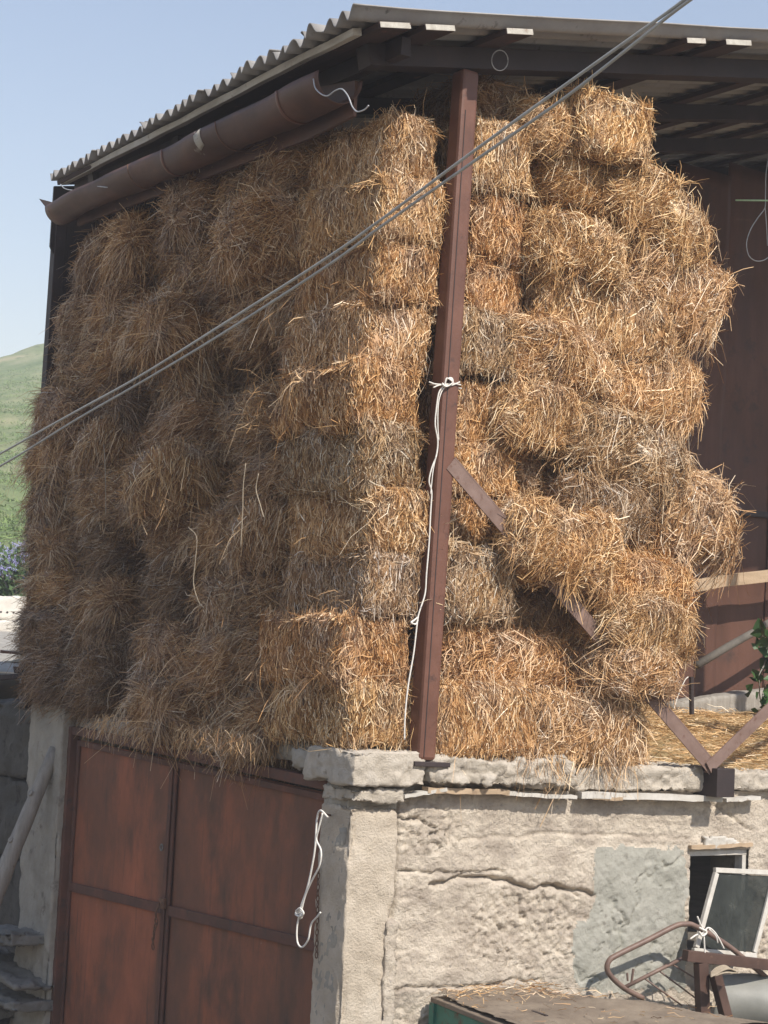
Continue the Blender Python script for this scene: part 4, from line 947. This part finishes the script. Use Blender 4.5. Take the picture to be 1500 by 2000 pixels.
for k in range(5): b.tube(tp([(1388,1900+2*k),(1400,1890+3*k),(1415,1886+2*k),(1428,1893),(1440,1896+k),(1415,1896+k),(1396,1906)], -.53-.01*k), .005, 6)
b.build('lower_tie', TWINE, ti, 0, True)
# curved pale sheet
sh = thing('curved_sheet', 'pale grey curved sheet metal piece standing behind the steel stand', 'metal sheet', onY(1440,1990,-.3))
A0 = []
for i in range(17):
    a = i/16
    for j in range(9):
        c_ = j/8; px = 1412+a*130; py = 1905+18*a+c_*120-12*sin(a*pi)
        p = onY(px-14*(1-a)*c_*2, py, -.30+.10*cos(a*2.4)-.08*sin(c_*pi)); A0.append(local(sh, p))
I = np.arange(len(A0)).reshape(17, 9); Fq = np.stack((I[:-1,:-1], I[:-1,1:], I[1:,1:], I[1:,:-1]), -1).reshape(-1, 4)
o = link('sheet', mesh_np('sheet', np.array([tuple(v) for v in A0]), [Fq]), TARP, sh, True); s = o.modifiers.new('thickness', 'SOLIDIFY'); s.thickness = .006
# ------------------------------------------------------------------ overhead cables
def cable(l, label, dy=0):
    o = thing('power_cable', label, 'cable', dep(750, 425, 7.8), 'pair of overhead cables')
    pts = []
    for px, py in l:
        f = (px)/1330; D = 1/((1-f)/10.6+f/6.2); pts.append(local(o, dep(px, py, D)))
    b = MB(); b.tube(smooth_path(pts, 8), .0066, 8); b.build('cable_run', CABLE, o, 0, True)
base = [(-160,975),(0,890),(150,806),(270,736),(430,633),(640,500),(750,426),(935,292),(1100,171),(1250,60),(1328,2),(1500,-128)]
up_ = [(x, y-4*sin(i*1.1)) for i, (x, y) in enumerate(base)]
lo_ = [(x+3, y+15+5*sin(i*1.7+.6)) for i, (x, y) in enumerate(base)]
cable(up_, 'upper pale grey cable of the pair crossing before the straw'); cable(lo_, 'lower pale grey cable of the pair crossing before the straw')

# ------------------------------------------------------------------ terrain
gm = MB(); gm.add([(-180,-180,-.02),(300,-180,-.02),(300,300,-.02),(-180,300,-.02)], [(0,1,2,3)])
tag(gm.build('ground', DIRT), kind='structure')  # unseen ground, coloured dark to cut light bounced onto straw and roof
# raised ground behind the barn climbing into a grassy hill
fwd = Vector(ray(30, 1240)); fwd.z = 0; fwd.normalize(); side = Vector((fwd.y, -fwd.x, 0))
cam2 = Vector((CAM[0], CAM[1], 0))
ds = np.concatenate((np.linspace(12.0, 50, 90), np.linspace(51, 210, 90))); ss = np.linspace(-70, 110, 150)
A, B = np.meshgrid(ds, ss, indexing='ij'); A = A.ravel(); B = B.ravel()
Z = 2.46+.30*np.clip((A-13.5)/3, 0, 1)+.38*np.clip((A-16.5)/8.5, 0, 1)
hill = np.clip((A-28)/115, 0, 1)
crest = 27.0*np.exp(-((B-14)/46)**2)
Z = Z+.45*np.clip((A-25.5)/5, 0, 1)+crest*hill**1.15*(1-.35*np.clip((A-150)/60, 0, 1))+fbm(np.stack((A*.15, B*.15, A*0), 1), 8, 3)*.5*np.clip((A-32)/15, 0, 1)+fbm(np.stack((A*1.3, B*1.3, A*0), 1), 9, 3)*(.03+.1*np.clip((A-28)/10, 0, 1))
Pg = np.array([tuple(cam2+fwd*a+side*b_) for a, b_ in zip(A, B)]); Pg[:, 2] = Z
I = np.arange(len(A)).reshape(len(ds), len(ss)); Fq = np.stack((I[:-1,:-1], I[:-1,1:], I[1:,1:], I[1:,:-1]), -1).reshape(-1, 4)
ca = A[Fq].mean(1); cb = B[Fq].mean(1); cX = Pg[Fq, 0].mean(1); cY = Pg[Fq, 1].mean(1)
keep = ~((cY < 4.75) | ((cX < .45) & (cY < 10.8)))
far = ca > 26.5
tag(link('yard', mesh_np('yard', Pg, [Fq[keep & ~far][:, ::-1]]), EARTH, None, True), kind='structure')
tag(link('hill', mesh_np('hill', Pg, [Fq[keep & far][:, ::-1]]), GRASS, None, True), kind='structure')
def gz(a, b_):
    k = np.hypot(A-a, B-b_).argmin(); return Z[k]
def at(px, D): 
    d = Vector(ray(px, 1240)); p = Vector(CAM)+d*D; v = p-Vector((CAM[0], CAM[1], 0)); a = v.dot(fwd); b_ = v.dot(side); p.z = gz(a, b_); return p
lw = thing('low_wall', 'sunlit low pale block wall across the yard below the hill', 'wall', at(30, 25))
R3 = Matrix.Rotation(atan2(side.y, side.x), 4, 'Z')
c0 = at(30, 25); z0 = float(c0.z)
for zl, zh, dy, nm in ((-.3, .14, -.10, 'footing'), (.145, .50, 0, 'wall_course')):
    o = rough_block(nm, (-3.2, -.15, zl), (3.2, .15, zh), PALEBL, None, .05, .014, 8, 140, 30, rot=R3, chips=.04)
    o.parent = lw; o.location = c0+fwd*dy-lw.location; o.location.z = z0+(zl+zh)/2-lw.location.z
for k in range(22):
    c = c0-fwd*.155+side*(-1.15+k*.092); b = MB(); b.tube([c-lw.location+Vector((0, 0, .26)), c+fwd*.02-lw.location+Vector((0, 0, .26))], .017, 8); b.build('vent_hole', DARKSTEEL, lw)  # dark plugs on the face stand in for the shade inside the holes
# flowering shrub behind it
def shrub(px, D, h, w, label, n=1300, seed=1):
    c = at(px, D); o = thing('flowering_shrub', label, 'shrub', c, 'flowering shrubs below the hill'); rnd = random.Random(seed); lf = MB(); fl = MB(); stm = MB()
    for k in range(24):
        a = rnd.uniform(0, 6.28); tip = Vector((cos(a)*w*.45*rnd.random(), sin(a)*w*.45*rnd.random(), h*rnd.uniform(.6, 1))); stm.tube([Vector((0, 0, 0)), tip*.5+Vector((.03, 0, 0)), tip], .008, 4)
        for j in range(n//24):
            p = tip*rnd.uniform(.25, 1)+Vector((rnd.gauss(0, .1), rnd.gauss(0, .1), rnd.gauss(0, .08))); d = Vector((rnd.gauss(0, 1), rnd.gauss(0, 1), rnd.gauss(.3, .7))).normalized(); u = d.orthogonal().normalized(); v_ = d.cross(u); s_ = rnd.uniform(.03, .07)
            lf.add([p-u*s_*.5, p+v_*s_, p+u*s_*.5, p-v_*s_], [(0,1,2,3)])
        if rnd.random() < .85:
            for j in range(7):
                p = tip+Vector((rnd.gauss(0, .07), rnd.gauss(0, .07), rnd.gauss(.02, .07))); s_ = rnd.uniform(.025, .042)
                for q in range(5):
                    a = q*1.2566; u = Vector((cos(a), .5*sin(a)-.3, sin(a))); fl.add([p, p+u*s_+Vector((0, 0, s_*.3)), p+u*s_*1.3], [(0,1,2)]); fl.add([p, p+u*s_*1.3, p+u*s_-Vector((0, 0, s_*.35))], [(0,1,2)])
    lf.build('leaves', SHRUBL, o); fl.build('flowers', PETAL, o); stm.build('stems', GREYWOOD, o)
shrub(38, 26.4, 1.25, 1.0, 'violet flowering green shrub nearest the straw, behind the low pale wall', 1500, 3)
shrub(2, 26.6, 1.15, .9, 'smaller violet flowering shrub farther from the straw behind the low wall', 1200, 4)
# grass tufts on the hill foot
rg = np.random.default_rng(5); n = 34000; a_ = 28.5+rg.random(n)**1.6*95; b_ = a_*rg.uniform(-.045, .03, n)
Pt = np.array([tuple(cam2+fwd*a+side*b2) for a, b2 in zip(a_, b_)]); Pt[:, 2] = [gz(a, b2) for a, b2 in zip(a_, b_)]
T = rg.normal(0, .9, (n, 3)); T[:, 2] = 1; T /= np.linalg.norm(T, axis=1)[:, None]
v, f = blades(rg, Pt, T, T, rg.uniform(.06, .22, n), rg.uniform(.02, .05, n), rg.uniform(-.1, .1, n), rg.uniform(0, .9, n))
GRB = layered('grass_blade', [(.3,(.10,.17,.05)),(.55,(.18,.25,.08)),(.8,(.33,.33,.16))], .9, None, rough=.7, bmp=0)
tag(link('hill_grass', mesh_np('hill_grass', v, [f]), GRB), 'green and straw-coloured grass covering the hill foot', 'grass', kind='stuff')

# ------------------------------------------------------------------ light
AZ = radians(8); EL = radians(46.5)
S = Vector((sin(AZ)*cos(EL), -cos(AZ)*cos(EL), sin(EL)))
ld = bpy.data.lights.new('sun', 'SUN'); ld.energy = 5.0; ld.angle = radians(.5); ld.color = (1, .935, .84)
lo = bpy.data.objects.new('sun', ld); COL.objects.link(lo); lo.rotation_euler = S.to_track_quat('Z', 'Y').to_euler(); lo.location = (0, -5, 12)
w = bpy.data.worlds.new('World'); SC.world = w; w.use_nodes = True; nt = w.node_tree
bg = nt.nodes['Background']; sk = nt.nodes.new('ShaderNodeTexSky'); sk.sky_type = 'NISHITA'; sk.sun_disc = False
sk.sun_elevation = EL; sk.sun_rotation = atan2(S.x, S.y); sk.altitude = 1200; sk.air_density = 2.0; sk.dust_density = 1.0; sk.ozone_density = 1.2
sky_tint = mixc(nt, 1.0, sk.outputs[0], (1.06, .965, 1.02), 'MULTIPLY'); nt.links.new(sky_tint, bg.inputs[0]); bg.inputs[1].default_value = .125
vs_ = SC.view_settings; vs_.view_transform = 'Standard'; vs_.look = 'None'; vs_.exposure = 0.32; vs_.gamma = 1

# ------------------------------------------------------------------ air
hz_ = MB(); hz_.box((-200, -200, -1.1), (320, 320, 40))
hm = bpy.data.materials.new('haze'); hm.use_nodes = True; hn = hm.node_tree
for n_ in list(hn.nodes):
    if n_.type == 'BSDF_PRINCIPLED': hn.nodes.remove(n_)
pv = hn.nodes.new('ShaderNodeVolumePrincipled'); pv.inputs['Color'].default_value = (.93, .94, 1, 1); pv.inputs['Density'].default_value = .0026; pv.inputs['Anisotropy'].default_value = 0
hn.links.new(pv.outputs[0], hn.nodes['Material Output'].inputs['Volume'])
tag(hz_.build('haze', hm), 'pale summer haze softening the hill', 'haze', kind='stuff')
